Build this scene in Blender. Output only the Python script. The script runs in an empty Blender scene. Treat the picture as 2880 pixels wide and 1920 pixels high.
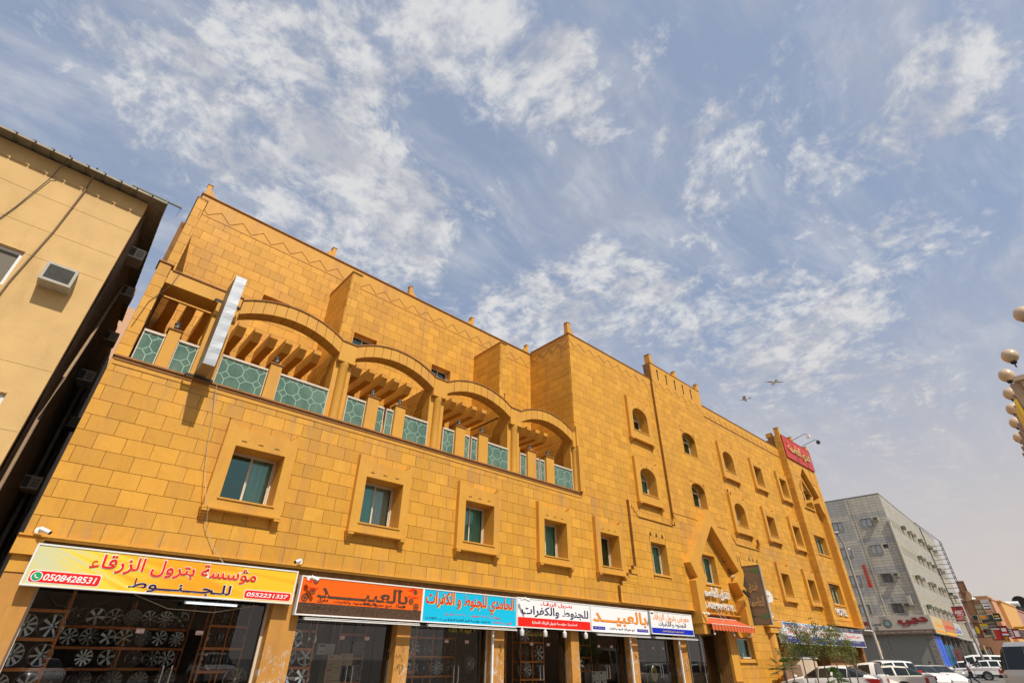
import bpy, math, random
from mathutils import Vector, Matrix
random.seed(7)
R = math.radians
sc = bpy.context.scene
# ---------------------------------------------------------------- camera, sky, sun, exposure
cd = bpy.data.cameras.new("camera"); cam = bpy.data.objects.new("camera", cd); sc.collection.objects.link(cam)
cd.sensor_width = 36; cd.lens = 17.595; cd.clip_start = .05; cd.clip_end = 3000
CX = Vector((.7365, -.6764, .0073)); CY = Vector((-.3669, -.3903, .8444)); CF = Vector((.5683, .6246, .5356))
cam.matrix_world = Matrix(((CX.x, CY.x, -CF.x, 0), (CX.y, CY.y, -CF.y, -16), (CX.z, CY.z, -CF.z, 1.6), (0, 0, 0, 1)))
sc.camera = cam
SUN = Vector((-.17, -1, 1.22)).normalized()      # towards the sun
EL = math.asin(SUN.z); AZ = math.atan2(SUN.x, SUN.y)
sl = bpy.data.lights.new("sun", 'SUN'); sl.energy = 3.75; sl.angle = R(.6); sl.color = (1, .93, .82)
so = bpy.data.objects.new("sun", sl); sc.collection.objects.link(so)
so.rotation_euler = (-SUN).to_track_quat('-Z', 'Y').to_euler(); so.location = SUN * 60
sc.view_settings.view_transform = 'Standard'; sc.view_settings.look = 'None'
sc.view_settings.gamma = 1; sc.view_settings.use_curve_mapping = False; sc.view_settings.exposure = .2
sc.cycles.use_denoising = True
sc.cycles.max_bounces = 7; sc.cycles.diffuse_bounces = 3; sc.cycles.glossy_bounces = 3; sc.cycles.transparent_max_bounces = 10

class NT:
    def __init__(s, t): s.t = t; s.n = t.nodes; s.l = t.links
    def add(s, ty, **k):
        n = s.n.new(ty)
        for a, b in k.items(): setattr(n, a, b)
        return n
    def set(s, sock, v):
        if isinstance(v, bpy.types.NodeSocket): s.l.new(v, sock)
        elif v is not None:
            try: sock.default_value = v
            except Exception: sock.default_value = (*v, 1) if len(v) == 3 else v
    def math(s, op, a, b=None, c=None, clamp=False):
        n = s.add('ShaderNodeMath', operation=op, use_clamp=clamp)
        s.set(n.inputs[0], a); s.set(n.inputs[1], b) if b is not None else None
        if c is not None: s.set(n.inputs[2], c)
        return n.outputs[0]
    def vmath(s, op, a, b=None, out=0):
        n = s.add('ShaderNodeVectorMath', operation=op); s.set(n.inputs[0], a)
        if b is not None: s.set(n.inputs[1], b)
        return n.outputs[out]
    def scale(s, v, k):
        n = s.add('ShaderNodeVectorMath', operation='SCALE'); s.set(n.inputs[0], v); s.set(n.inputs['Scale'], k)
        return n.outputs[0]
    def mr(s, v, a, b, c=0., d=1., smooth=False):
        n = s.add('ShaderNodeMapRange', interpolation_type='SMOOTHSTEP' if smooth else 'LINEAR')
        for i, q in enumerate((v, a, b, c, d)): s.set(n.inputs[i], q)
        return n.outputs[0]
    def mix(s, f, a, b, mode='MIX'):
        n = s.add('ShaderNodeMix', data_type='RGBA', blend_type=mode)
        s.set(n.inputs[0], f); s.set(n.inputs[6], a if isinstance(a, bpy.types.NodeSocket) else (*a, 1)); s.set(n.inputs[7], b if isinstance(b, bpy.types.NodeSocket) else (*b, 1))
        return n.outputs[2]
    def noise(s, vec, scale, detail=3, rough=.55, dist=0.):
        n = s.add('ShaderNodeTexNoise'); s.set(n.inputs['Vector'], vec)
        n.inputs['Scale'].default_value = scale; n.inputs['Detail'].default_value = detail
        n.inputs['Roughness'].default_value = rough; n.inputs['Distortion'].default_value = dist
        return n.outputs[0]
    def scl(s, vec, v):
        n = s.add('ShaderNodeMapping'); s.set(n.inputs[0], vec); n.inputs['Scale'].default_value = v
        return n.outputs[0]

w = bpy.data.worlds.new("World"); sc.world = w; w.use_nodes = True
T = NT(w.node_tree); bg = T.n['Background']
sky = T.add('ShaderNodeTexSky', sky_type='NISHITA', sun_disc=False)
sky.sun_elevation = EL; sky.sun_rotation = AZ; sky.air_density = 1.; sky.dust_density = 1.5; sky.ozone_density = 1.2
tc = T.add('ShaderNodeTexCoord'); D = T.vmath('NORMALIZE', tc.outputs['Generated'])
sep = T.add('ShaderNodeSeparateXYZ'); T.set(sep.inputs[0], D); Zd = sep.outputs[2]
zz = T.math('ADD', T.math('MAXIMUM', Zd, 0.), .22)
comb = T.add('ShaderNodeCombineXYZ'); T.set(comb.inputs[0], T.math('DIVIDE', sep.outputs[0], zz)); T.set(comb.inputs[1], T.math('DIVIDE', sep.outputs[1], zz))
Pc = comb.outputs[0]
warp = T.add('ShaderNodeTexNoise'); T.set(warp.inputs['Vector'], Pc); warp.inputs['Scale'].default_value = 2.2; warp.inputs['Detail'].default_value = 3
Pw = T.vmath('ADD', Pc, T.scale(warp.outputs['Color'], .18))
n1 = T.noise(Pw, 4.2, 7, .62); n2 = T.noise(Pw, 19., 5, .65); n3 = T.noise(Pw, 46., 4, .6)
# cloud masses: direction (from the place), angular radius, weight; they were read off where they stand in the sky
CL = []
def pxdir(x, y):
    v = CF + CX * (x - 1440) / 1407.6 - CY * (y - 960) / 1407.6
    return v.normalized()
for x, y, r, wt in ((300,130,150,.5),(480,120,110,.4),(450,300,130,.4),(720,440,130,.4),(690,560,110,.3),(880,60,130,.4),(420,230,140,.5),(370,60,90,.4),(240,40,80,.25),(560,60,120,.5),(680,180,170,.62),(800,250,130,.6),(560,250,120,.4),(740,80,90,.5),
    (450,400,170,.3),(600,430,150,.3),(860,430,120,.62),(930,520,130,.7),(830,580,120,.5),(1000,600,80,.5),(1010,50,150,.7),(1180,110,170,.66),(1240,210,120,.6),(1330,180,80,.4),(1390,280,80,.42),(1330,330,80,.36),
    (1500,110,50,.4),(1440,150,50,.3),(1640,290,60,.62),(1560,330,60,.5),(1500,320,50,.4),(1480,210,40,.35),(1700,360,60,.45),(1640,430,90,.42),(1590,520,80,.4),(1450,400,60,.2),
    (1350,690,140,.75),(1450,660,100,.7),(1230,720,120,.7),(1120,790,120,.7),(1540,730,110,.55),(1650,640,100,.3),(1380,600,60,.5),
    (2170,160,150,.55),(2260,230,130,.55),(2080,290,120,.48),(1950,360,110,.45),(1850,420,100,.36),(2300,100,110,.4),(2080,180,120,.3),
    (1900,630,170,.5),(2070,570,130,.45),(1760,700,130,.5),(1960,720,130,.4),(2200,520,130,.3),(1950,830,170,.38),(2160,880,150,.34),(1760,890,120,.34),(2060,980,150,.3),(1820,790,120,.4),(1640,800,120,.4),(1900,750,50,.5)):
    CL.append((x * 1.2245, y * 1.2245, r * 1.32, wt))
tot = None
for x, y, r, wt in CL:
    d = pxdir(x, y); e = pxdir(x + r, y) ; ca = d.dot(e)
    v = T.mr(T.vmath('DOT_PRODUCT', D, tuple(d), 1), ca - (1 - ca) * .5, 1., 0., wt, True)
    tot = v if tot is None else T.math('ADD', tot, v)
fb = T.math('ADD', T.math('MULTIPLY', T.math('SUBTRACT', n1, .5), 2.0), T.math('MULTIPLY', T.math('SUBTRACT', n2, .5), 2.5))
fb = T.math('ADD', fb, T.math('MULTIPLY', T.math('SUBTRACT', n3, .5), 1.2))
den = T.math('ADD', T.math('ADD', T.math('MULTIPLY', T.math('MINIMUM', tot, .95), 1.0), fb), -.20)
mask = T.mr(den, -.15, 1.15, 0., 1., True)
wis = T.noise(T.scl(Pw, (1.6, 5.5, 1)), 1.3, 6, .65)
wis = T.math('MULTIPLY', T.mr(wis, .38, .72, 0, .6, True), .9)
mask = T.math('MAXIMUM', mask, wis)
n5 = T.noise(Pw, 7.5, 4, .55)
core = T.mr(T.math('ADD', T.math('MULTIPLY', n5, 1.), T.math('MULTIPLY', T.math('SUBTRACT', n2, .5), .7)), .36, .66, 0., 1., True)
ccol = T.mix(core, (.47, .475, .51), (.70, .69, .675))
skyc = T.mix(1., sky.outputs[0], (.118, .118, .118), 'MULTIPLY')
veil = T.mix(.6, skyc, (.33, .40, .54))
lowf = T.mr(Zd, .0, .62, 1., 0., True)
c1 = T.mix(T.math('MULTIPLY', mask, .84), veil, ccol)
c2 = T.mix(T.math('MULTIPLY', T.mr(Zd, .02, .58, 1., 0., True), .95), c1, (.56, .505, .47))
T.set(bg.inputs['Color'], c2); bg.inputs['Strength'].default_value = 1.0

# ---------------------------------------------------------------- materials
MATS = {}
def mat(name, col=(.5, .5, .5), rough=.6, metal=0., spec=.5, grain=0., gs=8., bump=0., bs=60., dirt=0., alpha=1., emit=None, es=0., stretch=None, coat=0.):
    if name in MATS: return MATS[name]
    m = bpy.data.materials.new(name); m.use_nodes = True; t = NT(m.node_tree); p = t.n['Principled BSDF']
    p.inputs['Roughness'].default_value = rough; p.inputs['Metallic'].default_value = metal; p.inputs['Specular IOR Level'].default_value = spec
    p.inputs['Coat Weight'].default_value = coat
    c = t.add('ShaderNodeTexCoord').outputs['Object']
    cs = t.scl(c, stretch) if stretch else c
    if grain or dirt:
        n = t.noise(cs, gs, 5, .6)
        out = t.mix(t.mr(n, .3, .7, 0, 1), tuple(x * (1 - grain) for x in col), tuple(min(1, x * (1 + grain)) for x in col))
        if dirt:
            d = t.noise(t.scl(c, (1, 1, .25)), 2.3, 6, .7)
            out = t.mix(t.mr(d, .52, .72, 0, dirt), out, (col[0] * .45, col[1] * .42, col[2] * .4))
        t.set(p.inputs['Base Color'], out)
    else: p.inputs['Base Color'].default_value = (*col, 1)
    if bump:
        b = t.add('ShaderNodeBump'); b.inputs['Strength'].default_value = bump; b.inputs['Distance'].default_value = .01
        t.set(b.inputs['Height'], t.noise(cs, bs, 4, .6)); t.set(p.inputs['Normal'], b.outputs[0])
    if emit: p.inputs['Emission Color'].default_value = (*emit, 1); p.inputs['Emission Strength'].default_value = es
    MATS[name] = m; return m

def stone_mat(name, light, dark, trim=False):
    m = bpy.data.materials.new(name); m.use_nodes = True; t = NT(m.node_tree); p = t.n['Principled BSDF']
    tn = t.add('ShaderNodeAttribute', attribute_name='tone')
    c = t.add('ShaderNodeTexCoord').outputs['Object']
    off = t.vmath('ADD', c, t.scale(tn.outputs['Color'], 37.))
    rot = t.add('ShaderNodeVectorRotate', rotation_type='Y_AXIS'); t.set(rot.inputs['Vector'], off)
    ts = t.add('ShaderNodeSeparateColor'); t.set(ts.inputs[0], tn.outputs['Color'])
    t.set(rot.inputs['Angle'], t.math('MULTIPLY', ts.outputs[2], 3.0) if not trim else 1.35)
    vein = t.noise(t.scl(rot.outputs[0], (1.1, 1.1, 7)), 2.1, 5, .6, 1.2)
    blot = t.noise(off, 1.7, 4, .55)
    f = t.math('ADD', t.math('MULTIPLY', vein, .55), t.math('MULTIPLY', blot, .45))
    base = t.mix(t.mr(f, .33, .67, 0, 1), dark, light)
    if not trim:
        k = t.mr(ts.outputs[0], 0, 1, .87, 1.10)
        base = t.scale(base, k)
        pk = t.mr(ts.outputs[1], .88, 1., 0, .22)
        base = t.mix(pk, base, (light[0] * .84, light[1] * .72, light[2] * 1.6))
    # weathering streaks running down, kept where they are on the stone
    st = t.noise(t.scl(c, (1.3, 1.3, .16)), 1.5, 5, .65)
    base = t.mix(t.mr(st, .52, .70, 0, .42), base, (dark[0] * .66, dark[1] * .66, dark[2] * 2.6))
    if not trim:
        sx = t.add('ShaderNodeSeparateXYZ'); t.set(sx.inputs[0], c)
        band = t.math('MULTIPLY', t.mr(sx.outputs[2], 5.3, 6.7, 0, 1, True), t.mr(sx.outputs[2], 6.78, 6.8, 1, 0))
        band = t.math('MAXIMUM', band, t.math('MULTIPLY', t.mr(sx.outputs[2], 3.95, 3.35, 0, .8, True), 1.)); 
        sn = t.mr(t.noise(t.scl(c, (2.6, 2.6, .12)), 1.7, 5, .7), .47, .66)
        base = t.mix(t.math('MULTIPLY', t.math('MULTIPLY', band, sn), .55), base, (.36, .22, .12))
    dust = t.noise(c, 5., 6, .7)
    base = t.mix(t.mr(dust, .6, .78, 0, .25), base, (.66, .43, .21))
    t.set(p.inputs['Base Color'], base); p.inputs['Roughness'].default_value = .62; p.inputs['Specular IOR Level'].default_value = .35
    b = t.add('ShaderNodeBump'); b.inputs['Strength'].default_value = .35; b.inputs['Distance'].default_value = .004
    t.set(b.inputs['Height'], t.noise(off, 70., 4, .65)); t.set(p.inputs['Normal'], b.outputs[0])
    MATS[name] = m; return m
SL, SD = (.685, .348, .040), (.585, .272, .028)
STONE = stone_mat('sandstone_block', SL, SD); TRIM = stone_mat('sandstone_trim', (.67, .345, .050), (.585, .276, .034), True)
MORTAR = mat('mortar', (.24, .11, .028), .9, grain=.3)
COPING = mat('coping', (.33, .14, .035), .7, grain=.2)
WHITEF = mat('window_frame_cream', (.62, .52, .40), .45, grain=.06)
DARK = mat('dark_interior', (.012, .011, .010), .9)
WHITE = mat('white_plastic', (.78, .78, .75), .4, grain=.04)
STEEL = mat('steel', (.55, .55, .54), .28, 1., grain=.08)
IRON = mat('dark_iron', (.045, .04, .035), .5, .3, grain=.2)
def glass_mat(name, tint=(.9, .95, .93), refl=.0, opac=0., base=(.1, .2, .2), rough=.0, gcol=(1, 1, 1)):
    m = bpy.data.materials.new(name); m.use_nodes = True; t = NT(m.node_tree); t.n.remove(t.n['Principled BSDF'])
    tr = t.add('ShaderNodeBsdfTransparent'); tr.inputs[0].default_value = (*tint, 1)
    df = t.add('ShaderNodeBsdfDiffuse'); df.inputs[0].default_value = (*base, 1)
    gl = t.add('ShaderNodeBsdfGlossy'); gl.inputs[0].default_value = (*gcol, 1); gl.inputs['Roughness'].default_value = rough
    fr = t.add('ShaderNodeFresnel'); fr.inputs[0].default_value = 1.5
    mx = t.add('ShaderNodeMixShader'); mx.inputs[0].default_value = opac; t.l.new(tr.outputs[0], mx.inputs[1]); t.l.new(df.outputs[0], mx.inputs[2])
    m2 = t.add('ShaderNodeMixShader'); t.set(m2.inputs[0], t.math('ADD', fr.outputs[0], refl, clamp=True)); t.l.new(mx.outputs[0], m2.inputs[1]); t.l.new(gl.outputs[0], m2.inputs[2])
    t.l.new(m2.outputs[0], t.n['Material Output'].inputs[0]); MATS[name] = m; return m
GLASS = glass_mat('window_glass', (.86, .97, .94), .14, gcol=(.45, .80, .74)); SHOPG = glass_mat('shop_glass', (.86, .9, .88), .03)
BALG = glass_mat('green_frosted_glass', (.25, .42, .34), .02, .86, (.11, .21, .15), .12)
t_ = NT(BALG.node_tree); df_ = [n for n in t_.n if n.bl_idname == 'ShaderNodeBsdfDiffuse'][0]; c_ = t_.add('ShaderNodeTexCoord').outputs['Object']
t_.set(df_.inputs[0], t_.mix(t_.mr(t_.noise(t_.scl(c_, (1, 1, .5)), 2.6, 4, .65), .35, .68), (.075, .155, .105), (.17, .27, .19)))
ETCH = mat('etched_line', (.34, .52, .40), .4)
CARG = glass_mat('car_glass', (.25, .32, .3), .0, .75, (.015, .02, .02), .05)

# ---------------------------------------------------------------- mesh helpers
class MB:
    def __init__(s): s.v = []; s.f = []; s.m = []; s.t = []; s.tone = None; s.cm = 0
    def face(s, pts, m=None):
        n = len(s.v); s.v += [tuple(p) for p in pts]; s.f.append(tuple(range(n, n + len(pts)))); s.m.append(s.cm if m is None else m); s.t.append(s.tone)
    def idx(s, vs, fs, m=None):
        n = len(s.v); s.v += [tuple(p) for p in vs]
        for f in fs: s.f.append(tuple(i + n for i in f)); s.m.append(s.cm if m is None else m); s.t.append(s.tone)
        return s
    def box(s, x0, x1, y0, y1, z0, z1, m=None):
        vs = [(x, y, z) for x in (x0, x1) for y in (y0, y1) for z in (z0, z1)]
        return s.idx(vs, [(0, 1, 3, 2), (4, 6, 7, 5), (0, 4, 5, 1), (2, 3, 7, 6), (0, 2, 6, 4), (1, 5, 7, 3)], m)
    def prism(s, poly, y0, y1, m=None, axis='y'):
        n = len(poly)
        if axis == 'y': g = lambda p, d: (p[0], d, p[1])
        elif axis == 'x': g = lambda p, d: (d, p[0], p[1])
        else: g = lambda p, d: (p[0], p[1], d)
        vs = [g(p, y0) for p in poly] + [g(p, y1) for p in poly]
        fs = [tuple(range(n)), tuple(reversed(range(n, 2 * n)))] + [(i, i + n, (i + 1) % n + n, (i + 1) % n) for i in range(n)]
        return s.idx(vs, fs, m)
    def ring(s, outer, inner, y0, y1, m=None, axis='y'):
        n = len(outer); g = (lambda p, d: (p[0], d, p[1])) if axis == 'y' else (lambda p, d: (d, p[0], p[1]))
        vs = [g(p, y0) for p in outer] + [g(p, y0) for p in inner] + [g(p, y1) for p in outer] + [g(p, y1) for p in inner]; fs = []
        for i in range(n):
            j = (i + 1) % n
            fs += [(i, n + i, n + j, j), (2 * n + i, 2 * n + j, 3 * n + j, 3 * n + i), (i, j, 2 * n + j, 2 * n + i), (n + i, 3 * n + i, 3 * n + j, n + j)]
        return s.idx(vs, fs, m)
    def tube(s, pts, r, n=6, m=None, r2=None):
        pts = [Vector(p) for p in pts]; rings = []
        for i, p in enumerate(pts):
            d = (pts[min(i + 1, len(pts) - 1)] - pts[max(i - 1, 0)]).normalized()
            a = d.cross(Vector((0, 0, 1)));
            if a.length < .05: a = d.cross(Vector((0, 1, 0)))
            a.normalize(); b = d.cross(a)
            rr = r if r2 is None else r + (r2 - r) * i / (len(pts) - 1)
            rings.append([p + a * rr * math.cos(k * 2 * math.pi / n) + b * rr * math.sin(k * 2 * math.pi / n) for k in range(n)])
        vs = [q for g in rings for q in g]; fs = []
        for i in range(len(pts) - 1):
            for k in range(n): fs.append((i * n + k, i * n + (k + 1) % n, (i + 1) * n + (k + 1) % n, (i + 1) * n + k))
        fs += [tuple(range(n))[::-1], tuple((len(pts) - 1) * n + k for k in range(n))]
        return s.idx(vs, fs, m)
    def lathe(s, prof, c=(0, 0, 0), n=16, m=None, axis='z', a0=0., a1=2 * math.pi):
        full = abs(a1 - a0 - 2 * math.pi) < 1e-6; k = n if full else n + 1; vs = []
        for r, h in prof:
            for i in range(k):
                a = a0 + (a1 - a0) * i / n
                x, y = r * math.cos(a), r * math.sin(a)
                p = {'z': (x, y, h), 'y': (x, h, y), 'x': (h, x, y)}[axis]
                vs.append((p[0] + c[0], p[1] + c[1], p[2] + c[2]))
        fs = []
        for j in range(len(prof) - 1):
            for i in range(n if full else n):
                i2 = (i + 1) % k
                fs.append((j * k + i, j * k + i2, (j + 1) * k + i2, (j + 1) * k + i))
        return s.idx(vs, fs, m)
    def build(s, name, mats, parent=None, loc=(0, 0, 0), smooth=False, rot=None):
        me = bpy.data.meshes.new(name); me.from_pydata(s.v, [], s.f); me.update()
        for q in (mats if isinstance(mats, (list, tuple)) else [mats]): me.materials.append(q)
        me.polygons.foreach_set('material_index', s.m)
        if smooth:
            me.polygons.foreach_set('use_smooth', [True] * len(s.f)); me.set_sharp_from_angle(angle=R(38))
        if any(t is not None for t in s.t):
            at = me.color_attributes.new('tone', 'FLOAT_COLOR', 'CORNER'); buf = []
            for f, t in zip(s.f, s.t): buf += list((*(t or (.5, .5, .5)), 1)) * len(f)
            at.data.foreach_set('color', buf)
        o = bpy.data.objects.new(name, me); sc.collection.objects.link(o); o.location = loc
        if rot: o.rotation_euler = rot
        if parent: o.parent = parent
        return o
def tag(o, label=None, cat=None, group=None, kind=None):
    if label: o['label'] = label
    if cat: o['category'] = cat
    if group: o['group'] = group
    if kind: o['kind'] = kind
    return o
def empty(name, loc=(0, 0, 0), rz=0., label=None, cat=None, group=None, scale=1.):
    o = bpy.data.objects.new(name, None); sc.collection.objects.link(o); o.location = loc; o.rotation_euler = (0, 0, rz); o.scale = (scale,) * 3; o.empty_display_size = .2
    return tag(o, label, cat, group)
def kids(o): return [c for c in bpy.data.objects if c.parent == o]
def copy_tree(o, parent=None):
    c = o.copy(); sc.collection.objects.link(c); c.parent = parent
    for ch in kids(o): copy_tree(ch, c)
    return c
def lerp(a, b, t): return a + (b - a) * t

# Arabic lettering: joined letter forms, written right to left
FM = {'ا': '\uFE8D\uFE8E', 'أ': '\uFE83\uFE84', 'ة': '\uFE93\uFE94', 'د': '\uFEA9\uFEAA', 'ذ': '\uFEAB\uFEAC', 'ر': '\uFEAD\uFEAE', 'ز': '\uFEAF\uFEB0', 'و': '\uFEED\uFEEE', 'ؤ': '\uFE85\uFE86', 'ى': '\uFEEF\uFEF0', 'ء': '\uFE80', 'ـ': 'ــــ'}
for c_, b_ in (('ب', 0xFE8F), ('ت', 0xFE95), ('ث', 0xFE99), ('ج', 0xFE9D), ('ح', 0xFEA1), ('خ', 0xFEA5), ('س', 0xFEB1), ('ش', 0xFEB5), ('ص', 0xFEB9), ('ض', 0xFEBD), ('ط', 0xFEC1), ('ظ', 0xFEC5), ('ع', 0xFEC9), ('غ', 0xFECD), ('ف', 0xFED1), ('ق', 0xFED5), ('ك', 0xFED9), ('ل', 0xFEDD), ('م', 0xFEE1), ('ن', 0xFEE5), ('ه', 0xFEE9), ('ي', 0xFEF1)):
    FM[c_] = ''.join(chr(b_ + i) for i in range(4))
def ar(t):
    if all(ch not in FM for ch in t): return t
    out = []
    for wd in t.split(' '):
        if all(ch not in FM for ch in wd): out.append(wd); continue
        r = []; i = 0
        while i < len(wd):
            c = wd[i]
            if c not in FM: r.append(c); i += 1; continue
            prev = i > 0 and wd[i - 1] in FM and len(FM[wd[i - 1]]) == 4
            if c == 'ل' and i + 1 < len(wd) and wd[i + 1] in 'اأ':
                r.append(chr({'ا': 0xFEFB, 'أ': 0xFEF7}[wd[i + 1]] + (1 if prev else 0))); i += 2; continue
            nxt = i + 1 < len(wd) and wd[i + 1] in FM and c != 'ء' and wd[i + 1] != 'ء'
            f = FM[c]
            r.append(f[((3 if nxt else 1) if prev else (2 if nxt else 0))] if len(f) == 4 else f[(1 if prev else 0)] if len(f) == 2 else f); i += 1
        out.append(''.join(reversed(r)))
    return ' '.join(reversed(out))
def text(name, s, m, box, y, parent, bold=.0, depth=.0, M=None, shear=0., spacing=1.):
    """lettering in the x-z plane facing -y, fitted into box=(x0,x1,z0,z1), front face at y"""
    c = bpy.data.curves.new('t', 'FONT'); c.body = ar(s); c.size = 1; c.offset = bold; c.extrude = max(depth, .0) / 2; c.shear = shear; c.space_character = spacing; c.resolution_u = 3
    to = bpy.data.objects.new('t', c); me = bpy.data.meshes.new_from_object(to); bpy.data.objects.remove(to); bpy.data.curves.remove(c)
    vs = me.vertices
    if not len(vs): return None
    xs = [v.co.x for v in vs]; ys = [v.co.y for v in vs]; a, b, e, f = min(xs), max(xs), min(ys), max(ys)
    x0, x1, z0, z1 = box
    # neighbours that overlap get their own depth, so that no two faces lie in one plane
    par = list(range(len(vs)))
    def fd(i):
        while par[i] != i: par[i] = par[par[i]]; i = par[i]
        return i
    for ed in me.edges:
        p, q = fd(ed.vertices[0]), fd(ed.vertices[1])
        if p != q: par[p] = q
    isl = {}
    for i in range(len(vs)): isl.setdefault(fd(i), []).append(i)
    order = sorted(isl.values(), key=lambda L: min(vs[i].co.x for i in L))
    for k, L in enumerate(order):
        for i in L:
            v = vs[i].co
            vs[i].co = (x0 + (v.x - a) / (b - a) * (x1 - x0), y - v.z - (depth / 2 if depth else 0) - (k % 4) * .0012, z0 + (v.y - e) / (f - e) * (z1 - z0))
    me.materials.clear(); me.materials.append(m)
    o = bpy.data.objects.new(name, me); sc.collection.objects.link(o)
    if M is not None: o.matrix_local = M
    if parent: o.parent = parent
    return o
def rsub(r, h):
    """rectangle r minus rectangle h, as up to four rectangles"""
    x0, x1, z0, z1 = r; a0, a1, c0, c1 = h
    if a0 >= x1 - 1e-6 or a1 <= x0 + 1e-6 or c0 >= z1 - 1e-6 or c1 <= z0 + 1e-6: return [r]
    out = []
    if a0 > x0: out.append((x0, a0, z0, z1))
    if a1 < x1: out.append((a1, x1, z0, z1))
    m0, m1 = max(x0, a0), min(x1, a1)
    if c0 > z0: out.append((m0, m1, z0, c0))
    if c1 < z1: out.append((m0, m1, c1, z1))
    return out
def minus(rects, holes):
    for h in holes: rects = [q for r in rects for q in rsub(r, h)]
    return rects
# ================================================================= the hotel
# (this part of the town is laid out at 3/4 size and brought to full size at the end)
hotel = empty('hotel', (0, 0, .4), 0, 'long ochre sandstone hotel with arched balconies, a pointed entrance gable and small shops below', 'hotel')
HZ = -.4
def hb(mb, name, mats, **k): return mb.build(name, mats, hotel, loc=(0, 0, HZ), **k)
PIECES = []   # (kind, plane, a0, a1, z0, z1)
def clad(regs, holes, plane, kind='F', z0=3.314, h=.3133, w=.467, ph=.26, parent=None):
    zmin = min(r[2] for r in regs); zmax = max(r[3] for r in regs); xmin = min(r[0] for r in regs); xmax = max(r[1] for r in regs)
    k = math.floor((zmin - z0) / h) - 1
    while z0 + k * h < zmax:
        o = ph + (0 if k % 2 else w / 2)
        j = math.floor((xmin - o) / w)
        while o + j * w < xmax:
            cell = (o + j * w, o + (j + 1) * w, z0 + k * h, z0 + (k + 1) * h)
            fr = []
            for r in regs:
                q = (max(cell[0], r[0]), min(cell[1], r[1]), max(cell[2], r[2]), min(cell[3], r[3]))
                if q[1] - q[0] > .04 and q[3] - q[2] > .04: fr.append(q)
            tone = (random.random(), random.random(), random.random())
            for q in minus(fr, holes):
                if q[1] - q[0] > .05 and q[3] - q[2] > .05: PIECES.append((kind, plane, *q, tone))
            j += 1
        k += 1
JN = .0046
def stone_geo(mb, p):
    kind, pl, a0, a1, z0, z1, tone = p; mb.tone = tone
    a0 += JN; a1 -= JN; z0 += JN; z1 -= JN; e = (tone[0] - .5) * .004; t = .02
    if kind == 'F':
        f = pl - t + e; b = pl; q = [(a0, f), (a1, f + (tone[1] - .5) * .003)]
        mb.idx([(a0, b, z0), (a1, b, z0), (a1, b, z1), (a0, b, z1), (a0, f, z0), (a1, q[1][1], z0), (a1, q[1][1], z1), (a0, f, z1)],
               [(4, 5, 6, 7), (0, 1, 5, 4), (1, 2, 6, 5), (2, 3, 7, 6), (3, 0, 4, 7)])
    else:
        f = pl - t + e; b = pl
        mb.idx([(b, a0, z0), (b, a1, z0), (b, a1, z1), (b, a0, z1), (f, a0, z0), (f, a1, z0), (f, a1, z1), (f, a0, z1)],
               [(4, 7, 6, 5), (0, 4, 5, 1), (1, 5, 6, 2), (2, 6, 7, 3), (3, 7, 4, 0)])
wall = MB()            # mortar-coloured body of the building behind the stones, with real openings
def body(rects, holes, y0, y1):
    for r in minus(rects, [(h[0] - .008, h[1] + .008, h[2] - .008, h[3] + .008) for h in holes]): wall.box(r[0], r[1], y0, y1, r[2], r[3])
tr = MB()
def trimobj(mb, name='stone_trim', m=None, **k):
    for i in range(len(mb.t)):
        if mb.t[i] is None: mb.t[i] = (.5, .5, .5)
    return hb(mb, name, m or TRIM, **k)
def seed(mb):
    t = (random.random(), random.random(), random.random()); mb.tone = t; return mb

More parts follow.
